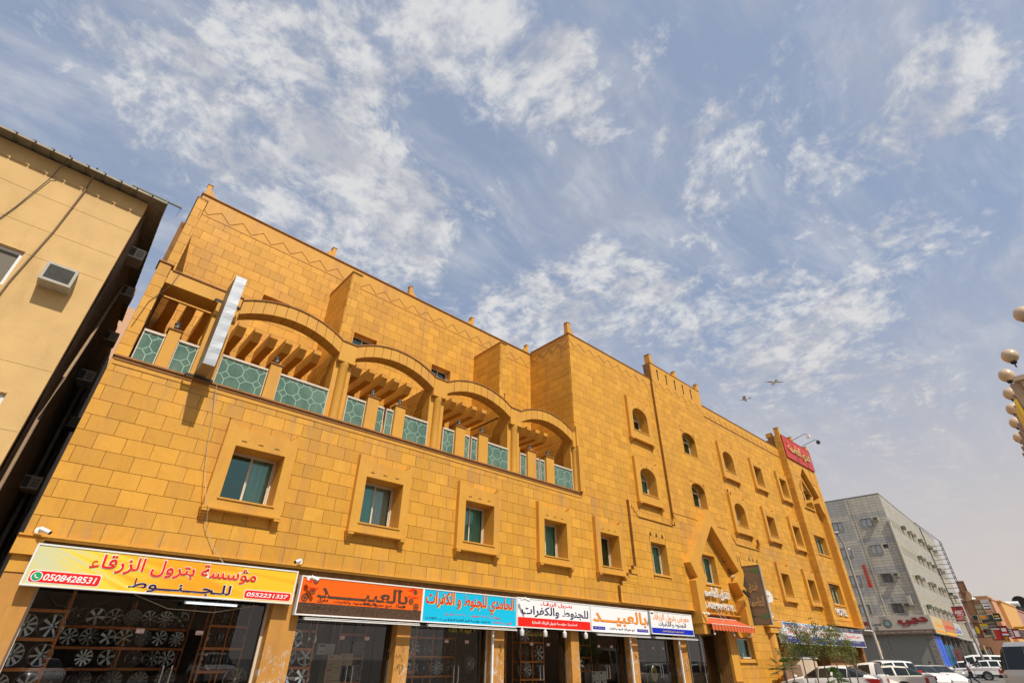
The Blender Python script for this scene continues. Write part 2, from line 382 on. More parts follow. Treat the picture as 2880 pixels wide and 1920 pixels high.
# ---- windows
CURT = {'green': mat('curtain_green', (.17, .50, .40), .9, grain=.25, gs=3, stretch=(9, 9, .4)), 'beige': mat('curtain_beige', (.62, .52, .45), .9, grain=.3, gs=3, stretch=(9, 9, .4)),
        'sage': mat('curtain_sage', (.36, .48, .38), .9, grain=.25, gs=3, stretch=(9, 9, .4)), 'dark': DARK}
def curtain(x0, x1, z0, z1, y, m, par, open_=0.):
    n = max(6, int((x1 - x0) / .045)); vs = []; fs = []
    for i in range(n + 1):
        x = lerp(x0, x1, i / n); yy = y + .018 * math.sin(i * 1.9) + .01 * random.random()
        vs += [(x, yy, z0), (x, yy, z1)]
    for i in range(n): fs.append((2 * i, 2 * i + 2, 2 * i + 3, 2 * i + 1))
    o = MB(); o.idx(vs, fs); return o.build('curtain', m, par, smooth=True)
def window(x0, x1, z0, z1, y, cur=('green', 'green'), arch=0., cells=2, par=None, pm=None, hz=HZ, left_dark=False):
    """sliding window: frame with its panes and curtain as sub-parts; y is the face of the frame"""
    b = MB(); t = .035
    if arch:
        n = 9; xm = (x0 + x1) / 2; hw = (x1 - x0) / 2
        top = lambda d: [(xm - (hw - d) * math.cos(math.pi * i / n), z1 + (arch - d) * math.sin(math.pi * i / n)) for i in range(n + 1)]
        out = [(x0, z0)] + top(0) + [(x1, z0)]; inn = [(x0 + t, z0 + t)] + top(t) + [(x1 - t, z0 + t)]
        b.ring(out, inn, y, y + .05); b.box(x0 + t, x1 - t, y + .002, y + .045, z1 - .02, z1 + .02)
    else:
        b.ring([(x0, z0), (x0, z1), (x1, z1), (x1, z0)], [(x0 + t, z0 + t), (x0 + t, z1 - t), (x1 - t, z1 - t), (x1 - t, z0 + t)], y, y + .05)
    ww = (x1 - x0 - 2 * t) / cells
    f = b.build('window', WHITEF, par or hotel, loc=(0, 0, hz))
    za, zb = z0 + t, z1 - (.02 if arch else t)
    for i in range(cells):
        a = x0 + t + i * ww; c = a + ww; g = MB(); yy = y + .012 + .02 * (i % 2); s_ = .026
        g.ring([(a, za), (a, zb), (c, zb), (c, za)], [(a + s_, za + s_), (a + s_, zb - s_), (c - s_, zb - s_), (c - s_, za + s_)], yy, yy + .018)
        g.build('sash', WHITEF, f); p = MB(); p.face([(a + s_, yy + .008, za + s_), (c - s_, yy + .008, za + s_), (c - s_, yy + .008, zb - s_), (a + s_, yy + .008, zb - s_)])
        p.build('pane', pm or GLASS, f)
        if cur and cur[i % len(cur)]: curtain(a + .01, c - .01, za, zb, y + .075 + .03 * (i % 2), CURT[cur[i % len(cur)]], f)
    if arch:
        p = MB(); p.face([(q[0], y + .02, q[1]) for q in top(t)]); p.build('fanlight', pm or GLASS, f)
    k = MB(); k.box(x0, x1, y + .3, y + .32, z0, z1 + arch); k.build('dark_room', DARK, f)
    return f
def corbels(x0, x1, y, z):
    for a, b in ((x0 - .01, x0 + .13), (x1 - .13, x1 + .01)):
        mb = seed(MB())
        for i in range(4):
            d = .185 - .045 * i; mb.box(a + .008 * i, b - .008 * i, y - .02 - d, y - .02, z - .058 - i * .0505, z - .008 - i * .0505)
        trimobj(mb, 'corbel')
def surround(X0, wd, zb, zt, ox0, ox1, oz0, oz1, arch=0., cur=('green', 'green'), base=0., dep=.3, cells=2):
    f = base - .16; bk = base + dep; m = seed(MB()); Zt = zt - .13
    if arch:
        n = 9; xm = (ox0 + ox1) / 2; hw = (ox1 - ox0) / 2
        arc = [(xm - hw * math.cos(math.pi * i / n), oz1 + arch * math.sin(math.pi * i / n)) for i in range(n + 1)]
        inn = [(ox0, oz0)] + arc + [(ox1, oz0)]
        out = [(X0, zb), (X0, oz1)] + [(lerp(X0, X0 + wd, i / n), Zt) for i in range(1, n)] + [(X0 + wd, oz1), (X0 + wd, zb)]
        # corners of the outer outline
        out[2] = (X0, Zt); out[n] = (X0 + wd, Zt)
    else:
        inn = [(ox0, oz0), (ox0, oz1), (ox1, oz1), (ox1, oz0)]; out = [(X0, zb), (X0, Zt), (X0 + wd, Zt), (X0 + wd, zb)]
    m.ring(out, inn, f, bk)
    for s, a in ((1, X0), (-1, X0 + wd)):          # stepped ears
        q = [(a, Zt), (a + s * .16, Zt), (a + s * .16, Zt + .05), (a + s * .10, Zt + .05), (a + s * .10, Zt + .09), (a + s * .05, Zt + .09), (a + s * .05, Zt + .13), (a, Zt + .13)]
        m.prism([(x, z + .0005) for x, z in q], f, base)
    xm = X0 + wd / 2
    o = trimobj(m, 'window_surround')
    c = seed(MB()); c.box(X0 - .025, X0 + wd + .025, f - .05, base - .021, zb - .035, zb - .002); c.box(ox0 - .04, ox1 + .04, f - .025, f - .001, oz0 - .035, oz0 - .003); trimobj(c, 'sill')
    corbels(X0, X0 + wd, base, zb - .03)
    d = MB(); e = MB()
    for i in (-1, 0, 1):
        tx = xm + i * .37 * wd / 1.56 * .98 - .02; zc = (oz1 + arch + Zt) / 2 + .0; s = min(.07, (Zt - oz1 - arch) * .28)
        # relief triangle over a dark strip that paints in a recess's shade
        e.prism([(tx - .045, zc - s), (tx, zc + s), (tx + .045, zc - s)], f - .012, f - .0005); d.box(tx - .06, tx + .06, f - .004, f + .02, zc - s - .022, zc - s - .004)
    trimobj(e, 'relief_triangle'); hb(d, 'slot_shade', MORTAR)
    window(ox0 + .002, ox1 - .002, oz0 + .002, oz1 - (0 if arch else .002), base + dep - .02 if not arch else base + dep - .02, cur, arch, cells)
    return (X0 + .02, X0 + wd - .02, zb, Zt - .01)
H0 = []; B0 = []       # stone holes and wall holes of the front wall
def addw(X0, wd, zb, zt, ol, ow, oz0, oz1, **k):
    r = surround(X0, wd, zb, zt, X0 + ol, X0 + ol + ow, oz0, oz1, **k); H0.append(r); B0.append((X0 + ol, X0 + ol + ow, oz0, oz1 + k.get('arch', 0)))
CU = [('dark', 'sage'), ('green', 'beige'), ('sage', 'green'), ('green', 'green'), ('green', 'dark')]
for i, x in enumerate((2.36, 5.55, 8.77, 12.03, 14.93)): addw(x, 1.56, 4.18, 6.05, .25, 1.09, 4.40, 5.52, cur=CU[i], dep=.34)
for x in (30.13, 33.68):
    addw(x, 1.5, 4.29, 6.14, .25, 1.02, 4.55, 5.62, cur=('sage', 'dark')); addw(x, 1.5, 7.24, 9.09, .25, 1.02, 7.52, 8.61, cur=('dark', 'dark'))
    addw(x, 1.5, 10.14, 11.93, .25, 1.02, 10.41, 11.52, cur=('dark', 'dark'))
for x in (17.95, 26.28):
    addw(x, 1.74, 7.14, 9.07, .30, 1.16, 7.52, 8.32, arch=.36, cur=('green', 'green') if x < 20 else ('sage', 'dark')); addw(x, 1.74, 9.95, 11.97, .30, 1.16, 10.37, 11.15, arch=.38, cur=('dark', 'dark'))
# ---- raised panel round the entrance bay
yP = -.13
PN = [(20.42, 25.32, 7.05, 13.42), (17.2, 28.75, 3.28, 7.05)]
for xl, xr, za, zb in ((17.03, 28.93, 4.45, 4.6), (16.85, 29.1, 4.3, 4.45), (16.62, 29.35, 4.15, 4.3), (16.42, 29.55, 4.0, 4.15), (16.22, 29.75, 3.85, 4.0), (16.08, 29.88, 3.28, 3.85)): PN += [(xl, 17.2, za, zb), (28.75, xr, za, zb)]
NOT = [(17.62, 20.42, 6.5, 7.06), (17.5, 17.62, 6.62, 7.06), (17.36, 17.5, 6.74, 7.06), (17.2 + .12, 17.36, 6.86, 7.06), (25.9, 28.33, 6.5, 7.06), (28.33, 28.45, 6.62, 7.06), (28.45, 28.58, 6.74, 7.06), (25.32, 25.9, 6.74, 7.06)]
PH = []                # openings in the panel
PH.append((18.33, 19.42, 4.44, 5.61)); window(18.36, 19.39, 4.47, 5.58, .14, ('sage', 'green'))
for z in (7.72, 10.32):
    zs = z + .82; PH.append((22.42, 23.68, z, zs + .36)); window(22.46, 23.64, z + .03, zs, .16, ('green', 'dark'), .33)
    m = seed(MB()); n = 9; xm = 23.05; q = []
    for d in (.05, 0): q.append([(xm - .63 - d, z - d * .5)] + [(xm - (.63 + d) * math.cos(math.pi * i / n), zs + (.36 + d) * math.sin(math.pi * i / n)) for i in range(n + 1)] + [(xm + .63 + d, z - d * .5)])
    m.ring(q[0], q[1], yP - .035, .17); trimobj(m, 'window_reveal')
    m = MB(); m.prism([(22.42, zs)] + [(xm - .63 * math.cos(math.pi * i / n), zs + .36 * math.sin(math.pi * i / n)) for i in range(1, n // 2 + 1)] + [(xm, zs + .36), (22.42, zs + .36)], yP + .001, .1)
    m.prism([(23.68, zs)] + [(xm + .63 * math.cos(math.pi * i / n), zs + .36 * math.sin(math.pi * i / n)) for i in range(1, n // 2 + 1)] + [(xm, zs + .36), (23.68, zs + .36)], yP + .001, .1); trimobj(seed(m), 'spandrel')
m = seed(MB()); m.ring([(18.29, 4.40), (18.29, 5.65), (19.46, 5.65), (19.46, 4.40)], [(18.33, 4.44), (18.33, 5.61), (19.42, 5.61), (19.42, 4.44)], yP - .03, .16); m.box(18.25, 19.5, yP - .06, yP - .031, 4.37, 4.4); trimobj(m, 'window_reveal')
GH = (21.0, 24.95, 3.2, 5.1); GHS = [(23 - w_, 23 + w_, z_, z2_) for w_, z_, z2_ in ((1.7, 5.09, 5.51), (1.4, 5.5, 5.91), (1.05, 5.9, 6.31), (.7, 6.3, 6.66), (.35, 6.65, 6.98))]
clad(PN, NOT + PH + [GH, (18.29, 19.46, 4.4, 5.65), (22.38, 23.72, 7.7, 8.9), (22.38, 23.72, 10.3, 11.5)] + GHS, yP, ph=.1)
body(PN, NOT + PH + [GH] + GHS, yP, -.02)
for x0, x1 in ((17.3, 20.42), (25.5, 28.6)):
    m = seed(MB()); q = [(x0, 6.86), (x0 + .13, 6.74), (x0 + .27, 6.62), (x0 + .38, 6.5), (x1 - .34, 6.5), (x1 - .22, 6.62), (x1 - .1, 6.74), (x1, 6.86)]
    for (p0, z0), (p1, z1) in zip(q, q[1:]):
        if z0 == z1: m.box(p0, p1, yP - .07, yP - .022, z0 - .035, z0)
        else: m.box(min(p0, p1), max(p0, p1) - .002, yP - .07, yP - .022, min(z0, z1) + .03, max(z0, z1)); 
    trimobj(m, 'stepped_moulding')
    for k in range(3): m = seed(MB()); m.box(x1 - .34 + k * .12, x1 - .23 + k * .12, yP - .12, yP - .071, 6.52 + k * .13, 6.64 + k * .13); trimobj(m, 'step_stone')
for cx in (18.83, 27.35):
    d = MB()
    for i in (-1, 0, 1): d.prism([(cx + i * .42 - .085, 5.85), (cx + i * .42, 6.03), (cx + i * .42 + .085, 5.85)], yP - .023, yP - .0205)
    hb(d, 'triangle_slot_shade', DARK)  # flat dark triangles on the stones paint in the shade of recesses
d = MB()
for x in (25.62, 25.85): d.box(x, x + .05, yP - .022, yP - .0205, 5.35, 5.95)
hb(d, 'slot_shade', DARK)  # thin dark strips, shade of narrow openings put in as colour
# ---- front wall
TOPB = 13.42
regs0 = [(-.09, 14.27, 3.314, 6.70), (14.27, 35.5, 3.314, TOPB - .22)]
holes0 = H0 + [r for r in PN if r[1] - r[0] < 12.8 or True]
pn_cover = minus(PN, NOT)
clad(regs0, H0 + pn_cover, 0.)
body([(-.09, 14.27, 3.28, 6.75), (14.27, 35.5, 3.28, 13.74)], B0 + PH + [(22.42, 23.6, 4.46, 5.66)], 0, .36)
# ---- set-back upper wall, its piers and the side wall of the tall block
SB = [(2.62, 3.50, 10.62, 11.11), (5.70, 6.58, 10.62, 11.11), (8.93, 9.82, 10.62, 11.11)]
clad([(.1, 14.27, 6.8, 12.94)], SB + [(4.63, 4.95, 6.8, 12.1), (10.98, 11.32, 6.8, 12.15)], 2.4)
body([(.1, 14.27, 6.7, 13.68)], SB, 2.4, 2.8)
for x0, x1, z0, z1 in SB:
    m = seed(MB()); m.ring([(x0 - .04, z0 - .04), (x0 - .04, z1 + .04), (x1 + .04, z1 + .04), (x1 + .04, z0 - .04)], [(x0, z0), (x0, z1), (x1, z1), (x1, z0)], 2.355, 2.6); trimobj(m, 'window_reveal')
    window(x0 + .002, x1 - .002, z0 + .002, z1 - .002, 2.58, ('dark', 'dark'))
for x0, x1, zt, sl in ((4.63, 4.93, 12.15, 0), (10.98, 11.28, 12.2, 1)):
    wall.box(x0, x1, .75, 2.4, 6.8, zt); clad([(x0, x1, 9.15, zt)], [(11.2, 11.4, 9.8, 10.05)] if sl else [], .75, w=.4, ph=x0 - .1); clad([(.73, 2.38, 9.0, zt)], [], x0, 'L', ph=.75)
    m = seed(MB()); m.box(x0 - .04, x1 + .02, .70, 2.36, zt + .001, zt + .03); hb(m, 'coping', COPING)
for x in (4.68, 7.85, 11.1):        # party walls between the balconies
    wall.box(x - .12, x + .12, .5, 2.4, 6.8, 9.0); clad([(.5, 2.38, 6.8, 9.0)], [], x - .12, 'L')
wall.box(14.27, 14.6, .36, 2.8, 6.75, 13.74); clad([(0.0, 2.38, 6.8, 13.2)], [], 14.27, 'L', ph=.02)
wall.box(-.09, .2, .36, 2.8, 3.28, 8.8); wall.box(.02, .25, .75, 2.4, 8.8, 12.14); clad([(.02, .25, 9.2, 12.14)], [], .75, w=.6, ph=-.1)
m = MB(); m.box(.0, .27, .72, 2.36, 12.141, 12.17); hb(m, 'coping', COPING)
wall.box(.2, 14.27, 0.36, 2.4, 6.5, 6.79)     # balcony floor
# ---- zigzag parapet bands
def zig(x0, x1, zlo, zhi, per, ztop, y, axis='y', t=.016, flip=1):
    n = max(1, round((x1 - x0) / per)); p = (x1 - x0) / n; low = []
    for i in range(n): low += [(x0 + i * p, zhi), (x0 + (i + .5) * p, zlo)]
    low.append((x1, zhi)); q = low + [(x1, ztop), (x0, ztop)]
    m = seed(MB()); a, b = (y - .02 - t, y - .001)
    m.prism(q, a, b, axis=axis); trimobj(m, 'zigzag_band')
    s = seed(MB())
    if axis == 'y': s.box(x0, x1, y - .02, y - .0005, zlo - .06, zhi + .02)
    else: s.box(y - .02, y - .0005, x0, x1, zlo - .06, zhi + .02)
    trimobj(s, 'frieze')
def coping(x0, x1, y0, y1, z): m = MB(); m.box(x0, x1, y0, y1, z, z + .03); hb(m, 'coping', COPING)
zig(.1, 14.27, 13.02, 13.32, .655, 13.68, 2.4); coping(.06, 14.27, 2.32, 2.84, 13.681)
zig(14.25, 20.42, 13.2, 13.47, .7, 13.74, 0.); coping(14.2, 20.42, -.07, .4, 13.741)
zig(.0, 2.34, 13.2, 13.47, .58, 13.738, 14.27, 'x'); coping(14.19, 14.64, .401, 2.31, 13.741)
zig(25.32, 35.5, 13.36, 13.62, .7, 13.9, 0.); coping(25.3, 35.5, -.07, .4, 13.901); wall.box(25.3, 35.5, 0, .36, 13.74, 13.9)
zig(20.44, 25.3, 13.42, 13.68, .7, 14.64, yP); wall.box(20.42, 25.32, yP, .25, 13.42, 14.64); coping(20.42, 25.32, yP - .06, .3, 14.641)
m = MB()
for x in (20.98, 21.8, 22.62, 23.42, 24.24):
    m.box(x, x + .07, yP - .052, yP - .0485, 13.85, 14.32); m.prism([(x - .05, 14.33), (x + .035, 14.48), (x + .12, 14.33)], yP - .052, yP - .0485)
hb(m, 'arrow_slot_shade', DARK)  # dark plates on the parapet face carry the shade of open slits as colour
def merlon(x, y, z, s=0, h=.42, w=.13, d=.16):
    m = seed(MB()); m.box(x - w / 2, x + w / 2, y, y + d, z, z + h); st = []
    for sd in ((-1, 1) if s == 0 else (s,)):
        for i, (q, hh) in enumerate(((.07, .24), (.07, .16), (.07, .08))):
            a = x + sd * (w / 2 + i * .07); b = a + sd * q; m.box(min(a, b), max(a, b), y + .01, y + d - .01, z, z + hh * h / .42)
    trimobj(m, 'merlon'); c = MB(); c.box(x - w / 2 - .015, x + w / 2 + .015, y - .015, y + d + .015, z + h + .001, z + h + .02); hb(c, 'merlon_cap', COPING)
for x, s in ((.18, 1), (4.36, -1), (7.62, 1), (10.75, -1), (14.05, -1)): merlon(x, 2.36, 13.711, s)
merlon(14.3, -.03, 13.771, 1, .55, .2, .2)
merlon(20.53, yP - .05, 14.671, 1, .5, .18, .3); merlon(22.85, yP - .05, 14.671, 0, .34, .16, .2); merlon(25.22, yP - .05, 14.671, -1, .4, .18, .2)
# ---- balcony level: ledge, posts, arches
m = seed(MB()); m.box(-.05, 14.42, -.09, -.021, 6.765, 6.80); m.box(-.05, 14.40, -.055, -.021, 6.70, 6.764); m.box(.2, 14.27, -.02, .36, 6.76, 6.80); hb(m, 'balcony_ledge', COPING)
m = seed(MB()); m.box(-.05, 14.4, -.035, -.021, 6.60, 6.699); trimobj(m, 'ledge_moulding')
# corner block and lintel over the first opening
wall.box(-.09, .16, 0, .36, 6.8, 9.30); clad([(-.09, .16, 6.8, 9.3)], [], 0., w=.9, ph=-.3); coping(-.12, .2, -.04, .4, 9.301)
m = seed(MB()); m.box(.165, 1.78, -.02, .55, 8.82, 9.17); trimobj(m, 'lintel'); coping(.2, 1.8, -.05, .58, 9.171)
m = seed(MB()); m.box(1.3, 1.78, .02, .5, 6.8, 8.45); trimobj(m, 'pier'); m = seed(MB()); m.box(1.3, 1.8, -.019, .54, 8.451, 8.819); trimobj(m, 'impost')
BL = [(4.47, 4.95), (7.62, 8.14), (10.87, 11.39), (14.12, 14.27)]
for i, (a, b) in enumerate(BL):
    m = seed(MB()); m.box(a, b, -.03, .5, 8.5, 9.1); trimobj(m, 'impost')
    m = seed(MB()); m.box(a - .02, b, .12, .5, 6.8, 8.499); trimobj(m, 'pier')
    xc = (a + b) / 2 + (.12 if i == 3 else 0); m = seed(MB()); m.lathe([(.128, 6.8), (.128, 8.38), (.15, 8.42), (.15, 8.499)], (xc, .12, 0), 18); trimobj(m, 'column', smooth=True)
m = seed(MB()); m.box(14.28, 14.45, -.14, -.022, 6.81, 8.55); m.box(14.27, 14.40, -.10, -.022, 8.551, 9.38); trimobj(m, 'pilaster')
for x0, x1 in ((1.80, 4.47), (4.95, 7.62), (8.14, 10.87), (11.39, 14.12)):
    def arc(zs, sag, t):
        c = (x1 - x0) / 2; Rr = (c * c + sag * sag) / (2 * sag); th = math.asin(c / Rr); a = lerp(-th, th, t)
        return ((x0 + x1) / 2 + Rr * math.sin(a), zs + sag - Rr + Rr * math.cos(a))
    N = 10; g = .0025
    for i in range(N):
        m = seed(MB()); q = []
        for k in range(4): q.append(arc(8.72, .40, (i + k / 3) / N + (g if k == 0 else -g if k == 3 else 0)))
        for k in (3, 2, 1, 0): q.append(arc(9.12, .37, (i + k / 3) / N + (g if k == 0 else -g if k == 3 else 0)))
        m.prism(q, -.02 + random.uniform(-.003, .003), .38); trimobj(m, 'arch_stone')
    cp = MB(); up = [arc(9.122, .37, k / 24) for k in range(25)]; cp.prism(up + [(p[0], p[1] + .028) for p in reversed(up)], -.05, .42); hb(cp, 'arch_coping', COPING)
    bs = [arc(8.725, .40, k / 24) for k in range(25)]; bt = [arc(9.11, .37, k / 24) for k in range(25)]; cp = MB(); cp.prism(bs + bt[::-1], .0, .37); hb(cp, 'arch_core', MORTAR)
for a, b in BL[:3]: coping(a, b, -.06, .53, 9.101)
# brackets of the terrace roof, deep and undercut at the front
for x in [.41, .81, 1.21, 1.625, 2.04, 2.455, 2.87, 3.29, 3.70, 4.12] + [5.0, 5.44, 5.88, 6.32, 6.76, 7.22] + [8.16, 8.6, 9.04, 9.49, 9.95, 10.39] + [11.35, 11.8, 12.22, 12.67, 13.12, 13.58]:
    zt = 9.13 + (.05 if x > 4.8 else 0) + (.05 if x > 8 else 0); m = seed(MB())
    m.prism([(1.0, zt), (1.0, zt - .13), (1.16, zt - .36), (2.37, zt - .36), (2.37, zt)], x, x + .215, axis='x'); trimobj(m, 'roof_bracket')
m = seed(MB()); m.box(.25, 1.75, .93, .999, 9.0, 9.1); trimobj(m, 'roof_beam')
# ---- balustrades: etched green glass, posts and lanterns
PO = [(.62, .86), (2.86, 3.13), (5.53, 5.86), (6.41, 6.73), (8.58, 8.94), (9.5, 9.88), (11.68, 12.08), (12.6, 13.0)]
for a, b in PO:
    m = seed(MB()); m.box(a, b, -.03, .22, 6.80, 7.74); trimobj(m, 'balustrade_post'); c = MB(); c.box(a - .03, b + .03, -.06, .25, 7.741, 7.765); hb(c, 'post_cap', COPING)
def etch(mb, x0, x1, z0, z1, y):
    p = .355; s = p / (1 + math.sqrt(2)) * math.sqrt(.5) * 1.0; segs = []
    ox = x0 + .16 + random.random() * .1; oz = z0 + .30; wd = .0115; d = s
    for i in range(-3, 9):
        for j in range(-2, 5):
            cx, cz = ox + i * p, oz + j * p
            P = [(cx + d, cz), (cx, cz + d), (cx - d, cz), (cx, cz - d)]
            segs += [(P[k], P[(k + 1) % 4]) for k in range(4)] + [(P[0], (cx + p - d, cz)), (P[1], (cx, cz + p - d))]
    for (a, b), (c, e) in segs:
        t0, t1 = 0., 1.; ok = True
        for p0, dd, lo, hi in ((a, c - a, x0, x1), (b, e - b, z0, z1)):
            if abs(dd) < 1e-9:
                if p0 < lo or p0 > hi: ok = False
                continue
            u, v = (lo - p0) / dd, (hi - p0) / dd; u, v = min(u, v), max(u, v); t0, t1 = max(t0, u), min(t1, v)
        if not ok or t1 - t0 < .02: continue
        A = Vector((lerp(a, c, t0), lerp(b, e, t0))); B = Vector((lerp(a, c, t1), lerp(b, e, t1))); n = (B - A).normalized(); n = Vector((-n.y, n.x)) * wd / 2 * 1.3
        mb.face([((A + n).x, y, (A + n).y), ((B + n).x, y, (B + n).y), ((B - n).x, y, (B - n).y), ((A - n).x, y, (A - n).y)])
GP = [(.2, .61), (.87, 1.29), (1.79, 2.85), (3.14, 4.43), (4.96, 5.52), (5.87, 6.1), (6.17, 6.40), (6.74, 7.58), (8.15, 8.57), (8.95, 9.18), (9.25, 9.49), (9.89, 10.84), (11.4, 11.67), (12.09, 12.31), (12.37, 12.59), (13.01, 14.08)]
for a, b in GP:
    m = MB(); m.ring([(a, 6.8), (a, 7.60), (b, 7.60), (b, 6.8)], [(a + .02, 6.82), (a + .02, 7.535), (b - .02, 7.535), (b - .02, 6.82)], .045, .10); m.box(a, b, .035, .044, 7.545, 7.562)
    fr = hb(m, 'glass_panel_frame', WHITEF); g = MB(); g.box(a + .02, b - .02, .068, .078, 6.82, 7.535); g.build('glass_panel', BALG, fr)
    e = MB(); etch(e, a + .02, b - .02, 6.82, 7.535, .064); e.build('etched_pattern', ETCH, fr)
LG = mat('lantern_glass', (.32, .34, .30), .25, grain=.1)
def lantern(x, y, z, lab):
    t = empty('post_lantern', (x, y, z), 0, lab, 'lantern', 'lanterns on the balustrade posts')
    m = MB(); m.lathe([(.0, 0), (.05, 0), (.05, .015), (.018, .03), (.014, .07), (.03, .085), (.045, .095), (.0, .1)], n=10); m.build('stem', IRON, t, smooth=True)
    m = MB(); m.lathe([(.035, .095), (.062, .2), (.0, .2)], n=6); m.build('lamp_glass', LG, t)
    m = MB(); m.lathe([(.075, .195), (.07, .215), (.03, .25), (.012, .262), (.012, .275), (.018, .285), (.0, .31)], n=8)
    for k in range(6): a = k * math.pi / 3; m.tube([(.036 * math.cos(a), .036 * math.sin(a), .095), (.064 * math.cos(a), .064 * math.sin(a), .2)], .005, 4)
    m.build('cap', IRON, t); return t
LN = ['left end opening by the blade sign', 'first arch', 'second arch', 'second arch', 'third arch', 'third arch', 'fourth arch', 'fourth arch']
for i, (a, b) in enumerate(PO):
    side = '' if i < 2 else (', left post of the pair', ', right post of the pair')[i % 2]
    lantern((a + b) / 2, .1, 7.766, 'dark metal lantern on the balustrade post under the ' + LN[i] + side if i else 'dark metal lantern on the post in the square opening left of the blade sign')
# ---- entrance gable
c = 23.0
gab = [(c - 2.19, 2.86), (c - 2.19, 4.40), (c - 1.98, 4.52), (c - 2.38, 5.07), (c + .02, 7.62), (c + 2.38, 5.1), (c + 1.98, 4.52), (c + 2.19, 4.40), (c + 2.19, 2.92),
       (c + 1.74, 2.92), (c + 1.74, 3.92), (c + 1.83, 4.12), (c + 1.44, 4.62), (c + 1.86, 5.12), (c + .05, 6.88), (c - 1.64, 5.1), (c - 1.2, 4.56), (c - 1.5, 4.18), (c - 1.73, 3.92), (c - 1.73, 2.86)]
m = seed(MB()); m.prism(gab, -.46, -.001); trimobj(m, 'entrance_gable')
for x0 in (c - 2.19, c + 1.74):
    m = seed(MB()); m.box(x0 + .0, x0 + .46, -.6 + .14, -.03, 2.5, 2.855); m.box(x0 - .02, x0 + .47, -.49, -.02, 2.856, 2.885) if x0 < c else None; trimobj(m, 'pillar_capital')
m = seed(MB()); m.box(c - 1.72, c + 1.73, -.5 + .33, -.021, 3.26, 3.30); m.box(c - 1.72, c + 1.73, -.12, -.021, 3.23, 3.259); trimobj(m, 'entrance_cornice')
clad([(21.2, 24.75, 3.31, 6.9)], [(22.38, 23.64, 4.42, 5.70)], -.0)
window(22.46, 23.56, 4.5, 5.62, .2, ('sage', 'green')); m = seed(MB()); m.ring([(22.38, 4.42), (22.38, 5.7), (23.64, 5.7), (23.64, 4.42)], [(22.43, 4.47), (22.43, 5.65), (23.59, 5.65), (23.59, 4.47)], -.04, .25); m.box(22.33, 23.7, -.07, -.041, 4.39, 4.42); trimobj(m, 'window_reveal')
# ---- right-hand tower
yT = -.42
tw = [(35.5, 3.4), (36.15, 3.4), (36.15, 10.05), (36.62, 10.78), (36.34, 11.41), (38.05, 13.05), (39.72, 11.3), (39.35, 10.85), (39.62, 10.32), (39.93, 10.1), (39.93, 3.4), (40.45, 3.4), (40.45, 14.82), (35.5, 14.82)]
m = MB(); m.prism(tw, yT, -.001); hb(m, 'tower_face', STONE) if False else trimobj(seed(m), 'tower_face')
clad([(35.5, 36.15, 3.42, 10.0), (35.5, 36.3, 10.0, 13.1), (39.95, 40.45, 3.42, 13.1), (36.3, 37.0, 12.1, 13.1), (39.1, 39.95, 12.1, 13.1), (36.3, 36.34, 11.6, 12.0)], [], yT, ph=35.5, w=.6)
clad([(yT, -.0, 3.42, 14.8)], [], 35.5, 'L', ph=yT)
clad([(36.1, 40.0, 3.42, 12.9)], [(37.5, 39.5, 7.42, 8.66), (37.5, 39.5, 4.55, 5.78), (37.42, 39.45, 10.3, 12.7)], 0., ph=36.1)
body([(35.5, 40.45, 3.4, 14.8)], [(37.55, 39.45, 7.47, 8.61), (37.55, 39.45, 4.6, 5.73), (37.55, 39.1, 10.38, 11.6)], 0., .4); wall.box(35.5, 40.45, .4, 9, .4, 14.6); wall.box(-.09, 35.5, 3.2, 9, .4, 13.0)
for z in (7.47, 4.6):
    window(37.6, 39.4, z + .04, z + 1.1, .24, ('sage', 'green'), cells=3); m = seed(MB()); m.ring([(37.5, z - .05), (37.5, z + 1.19), (39.5, z + 1.19), (39.5, z - .05)], [(37.55, z), (37.55, z + 1.14), (39.45, z + 1.14), (39.45, z)], -.04, .3); m.box(37.44, 39.56, -.07, -.041, z - .09, z - .05); trimobj(m, 'window_reveal')
go = [(37.42, 10.3), (37.75, 10.85), (37.6, 11.35), (38.1, 12.7), (39.48, 11.35), (39.1, 10.85), (39.2, 10.3)]; gi = [(37.55, 10.38), (37.95, 10.9), (37.8, 11.35), (38.15, 12.3), (39.3, 11.35), (38.9, 10.88), (39.05, 10.38)]
m = seed(MB()); m.ring(go, gi, -.12, .3); trimobj(m, 'gable_window_surround'); window(37.7, 39.0, 10.42, 11.5, .22, ('dark', 'dark'))
for x, h_ in ((35.62, .5), (37.7, .36), (40.3, .3)): merlon(x, yT, 14.83, 1 if x < 36 else 0, h_, .24, .3)
m = seed(MB()); m.box(35.55, 35.8, .1, .5, 14.81, 15.1); trimobj(m, 'merlon')
m = seed(MB()); m.box(36.5, 39.6, -.05, -.022, 3.72, 3.75); m.box(36.5, 39.6, -.05, -.022, 4.4, 4.43); trimobj(m, 'string_course')
m = seed(MB()); m.box(20.0 + 8.8, 35.5, -.07, -.021, 3.30, 3.36); m.box(35.4, 40.5, -.49, -.0, 3.36, 3.4); trimobj(m, 'cornice')
